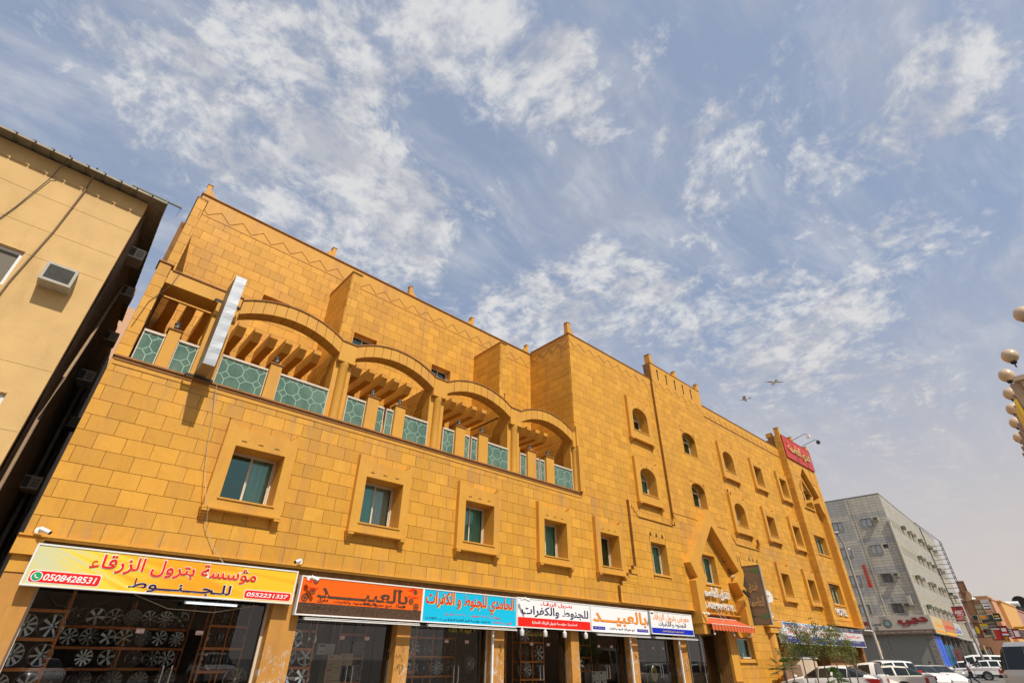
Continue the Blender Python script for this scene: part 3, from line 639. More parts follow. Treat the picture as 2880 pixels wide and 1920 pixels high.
# ---- cornice over the shops, pillars
m = seed(MB()); m.box(-.14, 20.8, -.10, -.021, 3.285, 3.315); m.box(-.14, 20.8, -.06, -.021, 3.24, 3.284); m.box(16.0, 20.8, -.24, -.101, 3.29, 3.316); trimobj(m, 'cornice')
m = MB(); m.box(-.09, 29.0, .02, .5, 2.75, 3.24); hb(m, 'shop_lintel', MORTAR)
m = seed(MB()); m.box(-.14, .22, -.1, .4, 3.0, 3.239); m.box(-.09, .36, -.02, .4, 2.74, 2.999); trimobj(m, 'pillar_capital')
PIL = mat('painted_pillar', (.50, .235, .045), .6, grain=.12, gs=3, bump=.2, dirt=.45, stretch=(1, 1, .35))
t_ = NT(PIL.node_tree); p_ = t_.n['Principled BSDF']; l_ = p_.inputs['Base Color'].links[0].from_socket; c_ = t_.add('ShaderNodeTexCoord').outputs['Object']; sz_ = t_.add('ShaderNodeSeparateXYZ'); t_.set(sz_.inputs[0], c_)
sm_ = t_.math('MULTIPLY', t_.mr(t_.noise(t_.scl(c_, (2.2, 1, 1.4)), 3.5, 8, .72), .53, .60), t_.math('MULTIPLY', t_.mr(sz_.outputs[2], 1.9, 1.5), t_.mr(t_.noise(c_, .8, 2), .4, .55)))
t_.set(p_.inputs['Base Color'], t_.mix(sm_, l_, (.52, .47, .40)))   # old whitewash smears over graffiti
PW = [(-.09, .40), (4.28, 4.85), (7.3, 7.68), (10.33, 10.73), (13.48, 13.85), (16.52, 16.92), (19.58, 20.0)]
for a, b in PW:
    m = MB(); m.box(a, b, 0., .42, .4, 2.749); m.box(a - .03, b + .03, -.03, .44, .88, .94) if a > 10 else None; hb(m, 'shop_pillar', PIL)
wall.box(-.09, 29, .5, 3.2, 2.82, 3.2); wall.box(14.6, 35.5, .36, 3.2, 12.9, 13.2)
# ---- ground floor right of the entrance
m = MB()
wall.box(23.4, 24.15, .05, 3.2, .4, 2.83); wall.box(24.15, 25.55, .0, .3, .4, 1.67); wall.box(24.15, 25.55, .0, .3, 2.5, 2.83); wall.box(25.55, 27.5, .0, .4, .4, 3.26)
clad([(24.0, 27.45, .45, 3.26)], [(24.05, 25.58, 1.6, 2.56)], 0., h=.33, w=.5)
m = seed(MB()); m.ring([(24.05, 1.6), (24.05, 2.56), (25.62, 2.56), (25.62, 1.6)], [(24.13, 1.68), (24.13, 2.48), (25.54, 2.48), (25.54, 1.68)], -.05, .2); m.box(24.0, 25.7, -.1, -.051, 1.55, 1.62); trimobj(m, 'window_reveal')
window(24.15, 25.52, 1.7, 2.46, .1, ('dark', 'dark'))
for q in ((23.4, 24.0, -.06, .049, .4, 2.84), (20.0, 20.05, -.02, .3, .4, 2.8), (23.35, 24.05, -.1, -.061, .9, .95)): m = seed(MB()); m.box(*q); trimobj(m, 'entrance_jamb')
m = seed(MB()); m.lathe([(.27, .98), (.27, 2.75)], (27.75, .05, 0), 20); trimobj(m, 'round_column', smooth=True)
m = seed(MB()); m.box(27.4, 28.05, -.25, .35, .4, .93); m.box(27.35, 28.1, -.3, .4, .931, .98); m.box(27.3, 28.2, -.25, .4, 2.751, 3.0); m.box(27.1, 28.6, -.3, .45, 3.001, 3.26); m.box(29.0, 29.15, -.1, .4, .4, 3.26); trimobj(m, 'column_base')
wall.box(29.2, 35.5, 1.2, 3.2, .4, 3.3); wall.box(40.0, 40.45, 0, 3, .4, 3.4); wall.box(35.0, 40.45, 1.2, 3.2, .4, 3.4)
m = MB()
for i in range(34): m.box(28.1, 35.6, 1.10, 1.13 + .02 * (i % 2), .4 + i * .08, .478 + i * .08)
tag(hb(m, 'roller_shutter', mat('shutter_grey', (.10, .10, .10), .5, .4, grain=.15)), 'dark grey ribbed roller shutter')
# ---- shops: a room each, glass front with door
ROOM = mat('shop_wall', (.07, .06, .055), .85, grain=.25)
SHF = mat('orange_shelf_steel', (.85, .25, .04), .45, grain=.12)
for i in range(6):
    a, b = PW[i][1], PW[i + 1][0]
    m = MB(); m.box(a - .25, a - .03, .43, 3.15, .4, 2.8) if i == 0 else None; m.box(b + .1, b + .3, .43, 3.15, .4, 2.8); m.box(a - .1, b + .1, 3.05, 3.15, .4, 2.8); m.box(a - .1, b + .1, .43, 3.05, 2.72, 2.8); hb(m, 'shop_room', ROOM)
    m = MB(); fw = .05
    m.ring([(a, .4), (a, 2.7), (b, 2.7), (b, .4)], [(a + fw, .45), (a + fw, 2.62), (b - fw, 2.62), (b - fw, .45)], .24, .30)
    f = tag(hb(m, 'shop_front', WHITEF if i in (0, 2) else IRON), 'glazed shop front with a pair of glass doors')
    xs = [a + fw, lerp(a, b, .36), lerp(a, b, .60), lerp(a, b, .82), b - fw]
    for k in range(4):
        g = MB(); yy = .262 + .002 * (k % 2); g.face([(xs[k] + .004, yy, .45), (xs[k + 1] - .004, yy, .45), (xs[k + 1] - .004, yy, 2.62), (xs[k] + .004, yy, 2.62)]); g.build('pane', SHOPG, f)
    for k in (-1, 1):
        h = MB(); x = xs[2] + k * .07; h.tube([(x, .25, 1.45), (x, .20, 1.45), (x, .19, 1.42), (x, .19, 1.13), (x, .20, 1.10), (x, .25, 1.10)], .011, 6); h.build('door_handle', STEEL, f, smooth=True)
    for k in range(2):
        p = MB(); x = xs[1] + .25 + k * (xs[3] - xs[1]) * .55; p.box(x, x + .13, .252, .257, 1.95, 2.02); p.build('sticker', mat('sticker_pink', (.6, .42, .36), .6, grain=.4, gs=30), f)
# entrance door
m = MB(); m.ring([(20.9, .4), (20.9, 2.6), (23.3, 2.6), (23.3, .4)], [(20.98, .45), (20.98, 2.5), (23.22, 2.5), (23.22, .45)], .5, .58); f = hb(m, 'entrance_door', mat('brass_frame', (.20, .15, .05), .4, .6, grain=.2))
for a, b in ((20.98, 22.0), (22.01, 23.22)):
    g = MB(); g.face([(a, .54, .45), (b, .54, .45), (b, .54, 2.5), (a, .54, 2.5)]); g.build('pane', SHOPG, f)
    g = MB(); g.tube([(a + .05, .5, .5), (a + .05, .5, 2.5)], .02, 6); g.build('stile', STEEL, f)
for k in (-1, 1):
    h = MB(); h.tube([(22.0 + k * .1, .5, 1.5), (22.0 + k * .1, .42, 1.48), (22.0 + k * .1, .42, 1.15), (22.0 + k * .1, .5, 1.13)], .014, 6); h.build('door_handle', STEEL, f, smooth=True)
m = MB(); m.box(20.1, 23.4, 3.0, 3.1, .4, 2.8); m.box(20.06, 20.9, .6, .9, .4, 2.8); hb(m, 'lobby_wall', ROOM)
# ---- stones: the 300 that show largest are single parts, the rest one part
CAM0 = Vector((0, -12, 1.6))
def psize(p):
    k, pl, a0, a1, z0, z1, t = p; c = Vector(((a0 + a1) / 2, pl, (z0 + z1) / 2)) if k == 'F' else Vector((pl, (a0 + a1) / 2, (z0 + z1) / 2))
    v = c - CAM0; d = v.dot(CF); n = Vector((0, 1, 0)) if k == 'F' else Vector((1, 0, 0))
    if d < .5: return 0
    u = v.dot(CX) / d * 1407.6 + 1440; q = 960 - v.dot(CY) / d * 1407.6
    if not (-30 < u < 2910 and -30 < q < 1950): return 0
    return (a1 - a0) * (z1 - z0) * abs(v.normalized().dot(n)) / d ** 2 * (1 + .5 * (1 - v.normalized().dot(CF)))
PIECES.sort(key=psize, reverse=True)
rest = MB()
for i, p in enumerate(PIECES):
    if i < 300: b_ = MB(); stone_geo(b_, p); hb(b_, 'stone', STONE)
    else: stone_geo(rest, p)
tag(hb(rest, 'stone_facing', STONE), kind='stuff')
hb(wall, 'wall', MORTAR)

# ================================================================= wheels and racks in the shops
ALU = mat('alloy', (.42, .42, .41), .28, .9, grain=.1); ALD = mat('alloy_dark', (.16, .16, .16), .3, .8); CHR = mat('chrome', (.8, .8, .78), .12, 1.); RUB = mat('rubber', (.02, .02, .02), .8)
WME = {}
def wheel_meshes(kind):
    if kind in WME: return WME[kind]
    ns, ma = {'ten-spoke': (10, ALU), 'five-spoke': (5, ALU), 'seven-spoke': (7, ALU), 'dark multi-spoke': (12, ALD), 'chrome six-spoke': (6, CHR), 'double-spoke': (8, ALU)}[kind]
    m = MB(); m.lathe([(.235, .0), (.25, -.005), (.255, .01), (.235, .03), (.215, .10), (.235, .17), (.25, .18)], n=28, axis='y'); rim = m.build('rim', ma, None, smooth=True)
    m = MB()
    for k in range(ns):
        a = 2 * math.pi * k / ns
        for da in ((-.09, .09) if kind in ('double-spoke', 'dark multi-spoke') else (0,)):
            wd = (.030 if ns > 6 else .045) * (.6 if da else 1); b = a + da
            u = Vector((math.cos(b), 0, math.sin(b))); v = Vector((-math.sin(b), 0, math.cos(b))); Y = Vector((0, 1, 0))
            p = [u * .05 - v * wd * .6 + Y * .02, u * .05 + v * wd * .6 + Y * .02, u * .238 + v * wd * 1.1 + Y * .005, u * .238 - v * wd * 1.1 + Y * .005]
            q = [x + Y * .03 for x in p]; m.idx(p + q, [(0, 3, 2, 1), (4, 5, 6, 7), (0, 1, 5, 4), (1, 2, 6, 5), (2, 3, 7, 6), (3, 0, 4, 7)])
    sp = m.build('spokes', ma, None)
    m = MB(); m.lathe([(.0, .0), (.035, .0), (.06, .012), (.06, .05)], n=14, axis='y'); hu = m.build('hub', ma, None, smooth=True)
    for o in (rim, sp, hu): sc.collection.objects.unlink(o)
    WME[kind] = (rim.data, sp.data, hu.data)
    for o in (rim, sp, hu): bpy.data.objects.remove(o)
    return WME[kind]
def wheel(x, y, z, kind, lab, rz=0., s=.7, tyre=False, rx=0.):
    t = empty('alloy_wheel', (x, y, z), rz, lab, 'wheel', 'alloy wheels on show in the shops', s); t.rotation_euler = (rx, random.uniform(0, 6), rz) if not tyre else (rx, 0, rz)
    for n, me in zip(('rim', 'spokes', 'hub'), wheel_meshes(kind)):
        o = bpy.data.objects.new(n, me); sc.collection.objects.link(o); o.parent = t
    if tyre:
        m = MB(); m.lathe([(.245, .0), (.30, -.02), (.36, .0), (.375, .05), (.375, .13), (.36, .18), (.25, .18)], n=28, axis='y'); m.build('tyre', RUB, t, smooth=True)
    return t
def rack(x0, x1, y, zs, lab, dep=.35, ups=2, ztop=2.6):
    t = empty('wheel_rack', (x0, y, .4), 0, lab, 'shelf rack', 'orange steel wheel racks')
    m = MB(); n = 0
    for i in range(ups):
        u = MB(); x = (x1 - x0) * i / (ups - 1)
        for yy in (0, dep): u.box(x - .015, x + .015, yy, yy + .02, 0, ztop - .4)
        u.build('upright', SHF, t)
    for z in zs: s_ = MB(); s_.box(.016, x1 - x0 - .016, .001, dep + .018, z - .4 - .032, z - .4 + .015); s_.build('shelf', SHF, t)
    return t
KN = ['ten-spoke', 'seven-spoke', 'double-spoke', 'five-spoke', 'dark multi-spoke']
SHN = ['yellow sign', 'orange sign', 'turquoise sign', 'red-band sign', 'orange-lettered sign', 'blue-band sign']
ORD = ['first', 'second', 'third', 'fourth', 'fifth', 'sixth', 'seventh']
def fill(shop, x0, x1, y, zs, n, kinds, where, r=.17, s=.7, r0=0):
    for j, z in enumerate(zs):
        for i in range(n):
            x = lerp(x0 + r, x1 - r, i / (n - 1) if n > 1 else .5); k = kinds[(i * 3 + j * 2) % len(kinds)]
            row = ['top', 'second', 'third', 'fourth', 'fifth'][j + r0]
            wheel(x + random.uniform(-.02, .02), y + random.uniform(-.03, .06), z + r + random.uniform(.005, .02), k, '%s wheel %s from left on %s shelf of %s below %s' % (k, ORD[i], row, where, SHN[shop]), random.uniform(-.35, .35), s * random.uniform(.9, 1.03), rx=random.uniform(-.12, .05))
# shop under the yellow sign
rack(.42, .98, .45, [2.25, 1.83, 1.41, .99], 'orange rack by the glass at the left edge of the shop under the yellow sign')
fill(0, .30, 1.02, .46, [1.84, 1.42, 1.0], 2, ['ten-spoke', 'seven-spoke'], 'left rack')
rack(1.1, 3.4, 2.4, [2.1, 1.74, 1.38], 'long orange rack along the back wall of the shop under the yellow sign', ups=3)
fill(0, 1.15, 3.35, 2.36, [2.11, 1.75], 7, KN, 'back rack', r=.16, s=.62); fill(0, 1.5, 2.2, 2.36, [1.39], 2, KN, 'back rack', r=.16, s=.62, r0=2); fill(0, 2.4, 3.3, 2.36, [1.39], 3, KN[2:], 'back shelf', r=.16, s=.62, r0=2); fill(0, 1.1, 3.3, 1.9, [1.0], 5, ['dark multi-spoke', 'seven-spoke', 'chrome six-spoke'], 'floor row', s=.75, r0=3)
rack(3.45, 4.2, 1.0, [2.15, 1.75, 1.35], 'orange rack against the right side of the shop under the yellow sign', ups=3)
for j, z in enumerate((2.16, 1.76, 1.36)):
    for i in range(3): wheel(3.55 + i * .24, .95 + .1 * i, z + .18, KN[(i + j) % 5], '%s wheel turned sideways %s from left on %s shelf right below yellow sign' % (KN[(i + j) % 5], ORD[i], ['top', 'second', 'third'][j]), R(-62), .62)
wheel(4.05, .45, 1.22, 'ten-spoke', 'large ten-spoke wheel standing low by the right glass edge', .2, .8)
# orange sign
rack(4.88, 5.5, .45, [2.1, 1.76, 1.42, 1.05], 'orange rack by the glass at the left edge of the shop under the orange sign')
fill(1, 4.86, 5.56, .46, [1.77, 1.43, 1.06], 2, ['chrome six-spoke', 'chrome six-spoke', 'five-spoke'], 'left rack')
rack(6.5, 7.2, 1.3, [2.1, 1.6, 1.1], 'orange rack in the dark right side of the shop under the orange sign')
fill(1, 6.5, 7.2, 1.28, [1.62, 1.12], 2, ['dark multi-spoke'], 'right rack')
# turquoise sign
rack(7.7, 8.15, .45, [2.05, 1.7, 1.33, .97], 'orange rack by the glass at the left edge of the shop under the turquoise sign')
fill(2, 7.75, 8.1, .46, [2.06, 1.71, 1.34], 1, ['dark multi-spoke', 'five-spoke', 'ten-spoke'], 'left rack')
rack(8.6, 10.2, 1.5, [2.1, 1.65, 1.2], 'orange rack at the back of the shop under the turquoise sign', ups=3)
fill(2, 8.6, 10.2, 1.48, [2.11, 1.66, 1.21], 4, KN, 'back rack')
fill(1, 5.7, 6.4, 2.0, [2.1], 2, ['dark multi-spoke'], 'far back rack'); fill(4, 14.6, 16.3, 1.6, [1.7, 1.3], 4, KN, 'back rack'); rack(14.5, 16.4, 1.65, [2.05, 1.68, 1.28], 'rack at the back of the shop under the orange-lettered sign', ups=3); fill(3, 11.4, 12.0, 1.6, [1.6, 1.2], 2, KN, 'back rack')
wheel(9.95, .5, 1.5, 'ten-spoke', 'shiny wheel fitted with a black tyre, hanging at the right of the shop under the turquoise sign', .1, .62, True)
# white and red sign
rack(10.75, 11.2, .45, [2.0, 1.62, 1.22], 'orange rack by the glass at the left edge of the shop under the white and red sign')
fill(3, 10.8, 11.15, .46, [1.63, 1.23], 1, ['ten-spoke'], 'left rack')
rack(12.2, 13.2, .9, [2.05, 1.55, 1.1], 'tall orange rack right of the glass doors under the white and red sign', ups=3)
fill(3, 12.2, 13.2, .86, [2.06, 1.56, 1.12], 2, ['ten-spoke', 'seven-spoke'], 'right rack', s=.85, r=.21)
rack(13.88, 14.25, .45, [1.9, 1.5, 1.1], 'narrow orange rack at the left edge of the shop under the sign with orange letters')
fill(4, 13.9, 14.3, .46, [1.51, 1.12], 1, ['ten-spoke'], 'left rack')
rack(17.1, 19.3, 1.4, [2.0, 1.6, 1.2], 'blue steel rack at the back of the shop under the blue-band sign', ups=3)
fill(5, 17.1, 19.3, 1.38, [1.61, 1.21], 5, ['dark multi-spoke', 'ten-spoke'], 'back rack')
YEL0 = mat('yellow_glass_letter', (.55, .42, .05), .6)
# cardboard boxes and cartons
KR = mat('cardboard', (.48, .34, .19), .8, grain=.1, gs=4); KW = mat('white_carton', (.6, .58, .54), .7, grain=.08); KP = mat('red_print', (.45, .06, .04), .6)
def carton(x, y, z, w_, h_, m_, lab, grp, rz=0.):
    t = empty('cardboard_box', (x, y, z), rz, lab, 'box', grp); b = MB(); b.box(0, w_, 0, w_ * .8, 0, h_); b.build('carton', m_, t)
    p = MB(); p.box(w_ * .1, w_ * .4, -.003, -.001, h_ * .7, h_ * .88); p.box(w_ * .12, w_ * .35, -.003, -.001, h_ * .2, h_ * .28); p.build('print', KP if m_ is KR else IRON, t)
    p = MB(); p.box(.002, w_ - .002, -.004, -.0015, h_ * .97, h_ - .002); p.build('tape', mat('tape', (.42, .3, .15), .4), t)
g_ = 'cartons stacked inside the shops'
carton(6.0, .7, 1.42, .36, .24, KR, 'brown carton on top of the stack behind the doors under the orange sign', g_); carton(6.0, .72, 1.17, .37, .245, KR, 'brown carton second from top behind the doors under the orange sign', g_)
carton(6.0, .7, .92, .38, .245, KR, 'brown carton low in the stack behind the doors under the orange sign', g_); carton(6.38, .85, 1.45, .3, .24, KR, 'brown carton right of the stack top under the orange sign', g_, -.2)
carton(5.85, 1.0, 1.66, .42, .22, KW, 'white carton lying above the brown cartons under the orange sign', g_)
for i in range(2):
    for j in range(2): carton(15.1 + i * .38, .6, 1.0 + j * .25 - .2, .37, .24, KW, 'white carton, %s %s of the block of four under the sign with orange letters' % (('lower', 'upper')[j], ('left', 'right')[i]), g_)
hb_t = []
for nm, s_, x0, x1, z0 in (('blessing_text', 'لا قوة الا بالله', 9.0, 9.9, 2.16), ('blessing_text', 'بسم الله ماشاء الله', 11.75, 12.75, 2.14)):
    t = empty('window_lettering', (x0, .255, z0), 0, 'yellow Arabic lettering on the glass under the %s' % ('turquoise sign' if x0 < 10 else 'white and red sign'), 'lettering'); text('letters', s_, YEL0, (0, x1 - x0, 0, .15), 0, t, .02)
for x, nm in ((10.24, 'turquoise'), (16.44, 'orange-lettered'), (19.5, 'blue-band')):
    t = empty('vertical_light', (x, -.02, .9), 0, 'white vertical strip light beside the pillar at the right end of the %s shop' % nm, 'light', 'strip lights beside the pillars'); m = MB(); m.box(0, .05, -.05, 0, 0, 1.35); m.build('strip', WHITE, t)
t = empty('octagonal_display', (18.55, .55, 1.2), 0, 'yellow eight-sided wheel display behind the glass under the white and blue sign', 'display')
m = MB(); q = [(.2 * math.cos(a * math.pi / 4 + .39), .26 * math.sin(a * math.pi / 4 + .39)) for a in range(8)]; m.ring(q, [(x * .35, z * .35) for x, z in q], 0, .1); m.build('panel', mat('yellow_card', (.5, .38, .12), .6, grain=.15), t)
t = empty('light_tube', (2.65, -.02, 2.46), 0, 'lit white fluorescent tube under the yellow sign', 'light')
m = MB(); m.tube([(0, 0, 0), (.9, 0, 0)], .014, 8); m.build('tube', mat('lit_tube', (1, 1, 1), .5, emit=(.75, .9, 1), es=1.3), t); m = MB(); m.box(-.03, .93, .018, .05, -.02, .03); m.build('holder', WHITE, t)

# ================================================================= shop signs
def flat(name, col, rough=.6, **k): return mat(name, col, rough, spec=.15, **k)
def sign(x0, x1, z0, z1, name, lab, face, y=-.22, dep=.12, tilt=0., frame=WHITE, face2=None):
    t = empty(name, (x0, y, z0), 0, lab, 'shop sign'); w_, h_ = x1 - x0, z1 - z0
    m = MB(); m.ring([(0, 0), (0, h_), (w_, h_), (w_, 0)], [(.025, .025), (.025, h_ - .025), (w_ - .025, h_ - .025), (w_ - .025, .025)], -.012, dep); m.build('frame', frame, t)
    m = MB(); m.box(.025, w_ - .025, 0, .02, .025, h_ - .025); m.build('panel', face, t)
    t.rotation_euler = (0, tilt, 0); return t, w_, h_
def rect(par, name, x0, x1, z0, z1, m_, y=-.003): m = MB(); m.box(x0, x1, y, y + .0015, z0, z1); return m.build(name, m_, par)
def rrect(par, name, x0, x1, z0, z1, m_, y=-.003, r=.04):
    q = []
    for cx, cz, a in ((x1 - r, z1 - r, 0), (x0 + r, z1 - r, 90), (x0 + r, z0 + r, 180), (x1 - r, z0 + r, 270)):
        for k in range(5): q.append((cx + r * math.cos(R(a + k * 22.5)), cz + r * math.sin(R(a + k * 22.5))))
    m = MB(); m.prism(q, y, y + .0015); return m.build(name, m_, par)
RED = flat('sign_red', (.75, .02, .012)); NAVY = flat('sign_navy', (.02, .012, .07)); BLU = flat('sign_blue', (.01, .03, .45)); SW = flat('sign_white', (.82, .82, .82)); BLK = flat('sign_black', (.02, .018, .02)); ORA = flat('sign_orange', (.85, .13, .01)); ORL = flat('sign_orange_letter', (.85, .30, .02)); YEL = flat('sign_yellow', (.8, .55, .03))
ym = bpy.data.materials.new('yellow_banner_print'); ym.use_nodes = True; t_ = NT(ym.node_tree); c_ = t_.add('ShaderNodeTexCoord').outputs['Object']; sp_ = t_.add('ShaderNodeSeparateXYZ'); t_.set(sp_.inputs[0], c_)
rays = t_.noise(t_.add('ShaderNodeTexNoise').outputs[0], 1, 1) if False else None
ang_ = t_.math('ARCTAN2', t_.math('SUBTRACT', sp_.outputs[2], .9), t_.math('ADD', sp_.outputs[0], .6))
ry_ = t_.noise(t_.math('MULTIPLY', ang_, 1.), 14., 1, .4)
gx_ = t_.math('ADD', t_.mr(sp_.outputs[0], .2, 3.4), t_.math('MULTIPLY', t_.math('SUBTRACT', ry_, .5), .8))
rm_ = t_.add('ShaderNodeValToRGB'); t_.set(rm_.inputs[0], gx_); e_ = rm_.color_ramp.elements
e_[0].position = 0; e_[0].color = (.62, .62, .35, 1); e_[1].position = 1; e_[1].color = (.86, .52, .02, 1)
for ps, cc in ((.25, (.85, .65, .06, 1)), (.55, (.9, .40, .01, 1)), (.8, (.88, .34, .01, 1))): q_ = e_.new(ps); q_.color = cc
t_.set(t_.n['Principled BSDF'].inputs['Base Color'], rm_.outputs[0]); t_.n['Principled BSDF'].inputs['Roughness'].default_value = .4
s, W_, H_ = sign(.16, 4.56, 2.54, 3.17, 'banner_sign', 'yellow and orange banner sign with red Arabic lettering and two phone numbers', ym, tilt=.001)
text('lettering_outline', 'مؤسسة بترول الزرقاء', SW, (.775, 3.585, .267, .583), -.003, s, .034); text('lettering', 'مؤسسة بترول الزرقاء', RED, (.79, 3.57, .28, .57), -.010, s, .014)
text('second_line_outline', 'للـجـــنـــوط', SW, (1.435, 3.165, .018, .255), -.003, s, .034); text('second_line', 'للـجـــنـــوط', NAVY, (1.45, 3.15, .03, .245), -.010, s, .014)
for a, b, z0, z1, n in ((.08, 1.02, .06, .225, '0508428531'), (3.42, 4.34, .055, .195, '0552231337')):
    rrect(s, 'number_plate_edge', a - .012, b + .012, z0 - .012, z1 + .012, SW, -.003); rrect(s, 'number_plate', a, b, z0, z1, RED, -.006)
    text('phone_number', n, SW, (a + (.18 if a < 1 else .04), b - .05, z0 + .03, z1 - .035), -.008, s, .02, shear=.15)
m = MB(); m.lathe([(.0, -.009), (.075, -.009), (.075, -.0065), (0, -.0065)], (.17, 0, .142), 18, axis='y'); m.build('phone_badge_ring', SW, s)
m = MB(); m.lathe([(.0, -.012), (.062, -.012), (.062, -.0095), (0, -.0095)], (.17, 0, .142), 18, axis='y'); m.build('phone_badge', flat('badge_green', (.02, .35, .12)), s)
m = MB(); m.tube([(.14, -.014, .167), (.152, -.014, .132), (.18, -.014, .114), (.198, -.014, .12)], .009, 5); m.build('handset', SW, s)
BRZ = mat('bronze_print', (.10, .055, .03), .35, .3, grain=.5, gs=20)
s, W_, H_ = sign(4.66, 7.80, 2.35, 3.10, 'orange_sign', 'orange sign with dark metallic Arabic lettering and printed wheels', ORA)
rect(s, 'bronze_band', .03, W_ - .03, .03, .24, BRZ)
text('lettering', 'بالعبيـــــد', BRZ, (.40, 2.70, .27, .65), -.003, s, .022); text('small_lettering', 'معرض', BLK, (2.30, 2.53, .58, .67), -.003, s, .02)
text('small_lettering', 'مفرق', BLK, (.44, .68, .25, .35), -.003, s, .02); text('small_lettering', 'جملة', BLK, (2.39, 2.61, .25, .35), -.003, s, .02)
text('small_lettering', 'لبيع جميع أنواع الجنوط والكفرات', BLK, (.81, 2.28, .25, .335), -.003, s, .02)
text('small_lettering', 'TOURALTAMAM AFAB TRADING EST', BRZ, (.12, 1.0, .13, .19), -.006, s, .01); text('small_lettering', '٤٠٥٩٤٠٥', BRZ, (1.4, 1.75, .12, .18), -.006, s, .01)
for x, z, r in ((.33, .66, .06), (.29, .46, .07), (.15, .33, .08), (2.90, .63, .06), (2.80, .42, .07), (2.95, .31, .08)):
    m = MB(); m.lathe([(r * .72, -.003), (r, -.003), (r, -.001)], (x, 0, z), 20, axis='y'); m.lathe([(0, -.003), (r * .2, -.003)], (x, 0, z), 10, axis='y')
    for k in range(10): a = k * math.pi / 5; u = Vector((math.cos(a), 0, math.sin(a))); v = Vector((-u.z, 0, u.x)) * r * .07; o_ = Vector((x, -.0035, z)); m.face([o_ + u * r * .18 - v, o_ + u * r * .18 + v, o_ + u * r * .76 + v, o_ + u * r * .76 - v])
    m.build('printed_wheel', BRZ, s)
for x in (.08, 2.66): m = MB(); m.prism([(x, .66), (x + .16, .62), (x + .14, .66), (x + .24, .66), (x + .18, .72), (x + .1, .68)], -.003, -.001); m.build('flame_logo', RED, s); text('logo_word', 'Wheels', RED, (x + .03, x + .33, .49, .55), -.003, s, .01, shear=.3)
TQ = flat('turquoise_face', (.01, .48, .72)); gold = flat('gold_shadow', (.75, .55, .08))
s, W_, H_ = sign(7.80, 10.98, 2.35, 3.10, 'turquoise_sign', 'turquoise sign with tall red and gold Arabic lettering', TQ)
text('letter_shadow', 'الحامدي للجنوط و الكفرات', gold, (.11, 3.09, .25, .70), -.003, s, .03); text('lettering', 'الحامدي للجنوط و الكفرات', RED, (.09, 3.07, .27, .71), -.010, s, .014)
text('phone_line', 'جوال ٠٥٥٥٣٦٣٠٠١ - ٠٥٠٨٣٠٣٠٣٠', RED, (.68, 2.58, .17, .235), -.003, s, .02)
text('small_lettering', 'لصاحبها : مؤسسة الديار العامرة للتجارة س ت : ١٠١٠١٦٩٣١٦', NAVY, (.12, 2.2, .05, .13), -.003, s, .015); text('small_lettering', 'تلفون : ٤٠٥٩٤٠٥', RED, (2.3, 3.0, .05, .12), -.003, s, .015)
s, W_, H_ = sign(11.0, 14.22, 2.36, 3.12, 'white_red_sign', 'white sign with big navy Arabic lettering above a red band', SW)
rect(s, 'red_band', .03, W_ - .03, .03, .26, RED)
text('lettering', 'للجنوط والكفرات', NAVY, (.18, 3.12, .28, .57), -.003, s, .02); text('top_line', 'بتـرول الزرقـاء', RED, (.95, 2.35, .58, .70), -.003, s, .025); text('small_lettering', 'لصاحبها : مؤسسة بترول الزرقاء للتجارة', SW, (.59, 2.54, .10, .19), -.006, s, .02)
s, W_, H_ = sign(14.24, 17.42, 2.36, 3.12, 'white_orange_sign', 'white sign with wide orange Arabic lettering', SW)
text('letter_outline', 'بالعبيـــد', flat('ora_dark', (.7, .12, .01)), (.1, 3.08, .2, .67), -.003, s, .03); text('lettering', 'بالعبيـــد', ORL, (.12, 3.06, .215, .655), -.010, s, .014)
text('small_lettering', 'لبيع جميع أنواع الجنوط و الكفرات', BLK, (.9, 2.3, .06, .18), -.003, s, .02)
for a, b, tx in ((.08, .7, 'رخصة رقم : ١٢٥٩٠'), (2.45, 3.1, 'مؤسسة تاج القسية للتجارة')): rect(s, 'blue_patch', a, b, .07, .16, BLU); text('small_lettering', tx, YEL, (a + .06, b - .06, .09, .14), -.006, s, .015)
s, W_, H_ = sign(17.56, 20.4, 2.40, 3.13, 'white_blue_sign', 'white sign with orange and black Arabic lettering above a blue band, last before the entrance', SW)
rect(s, 'blue_band', .03, W_ - .03, .03, .20, BLU)
text('lettering', 'معرض بترول الزرقاء', ORL, (.18, 2.6, .41, .67), -.003, s, .02); text('second_line', 'للـجـنـوط و الكـفـرات', BLK, (.5, 2.35, .235, .42), -.003, s, .03); text('small_lettering', 'لصاحبها مؤسسة بترول الزرقاء للتجارة', YEL, (.7, 2.1, .075, .15), -.006, s, .02)
LED = mat('light_bar', (.7, .7, .66), .4)
for i, (a, b, nm) in enumerate(((4.85, 7.7, 'orange'), (7.95, 10.9, 'turquoise'), (14.4, 17.3, 'white and orange'), (17.6, 20.45, 'white and blue'))):
    t = empty('light_bar', (a, -.33, 2.30), 0, 'white light bar along the bottom of the %s sign' % nm, 'light bar', 'light bars below the signs'); m = MB(); m.box(0, b - a, 0, .1, 0, .012); m.build('top_rail', LED, t); m = MB(); m.box(0, b - a, -.01, .05, -.035, -.012); m.build('lower_rail', LED, t)
for i, x in enumerate((11.12, 12.05, 12.88, 13.85)):
    t = empty('bulb_lamp', (x, -.3, 2.34), 0, 'white bulb lamp hanging below the white and red sign, %s from the left' % ORD[i], 'lamp', 'bulb lamps below the white and red sign')
    m = MB(); m.lathe([(.0, .03), (.03, .02), (.03, -.03), (.0, -.03)], n=10); m.build('socket', WHITE, t); m = MB(); m.lathe([(.03, -.031), (.062, -.05), (.062, -.15), (.04, -.185), (0, -.19)], n=14); m.build('bulb', mat('bulb_white', (.75, .75, .73), .3), t, smooth=True)
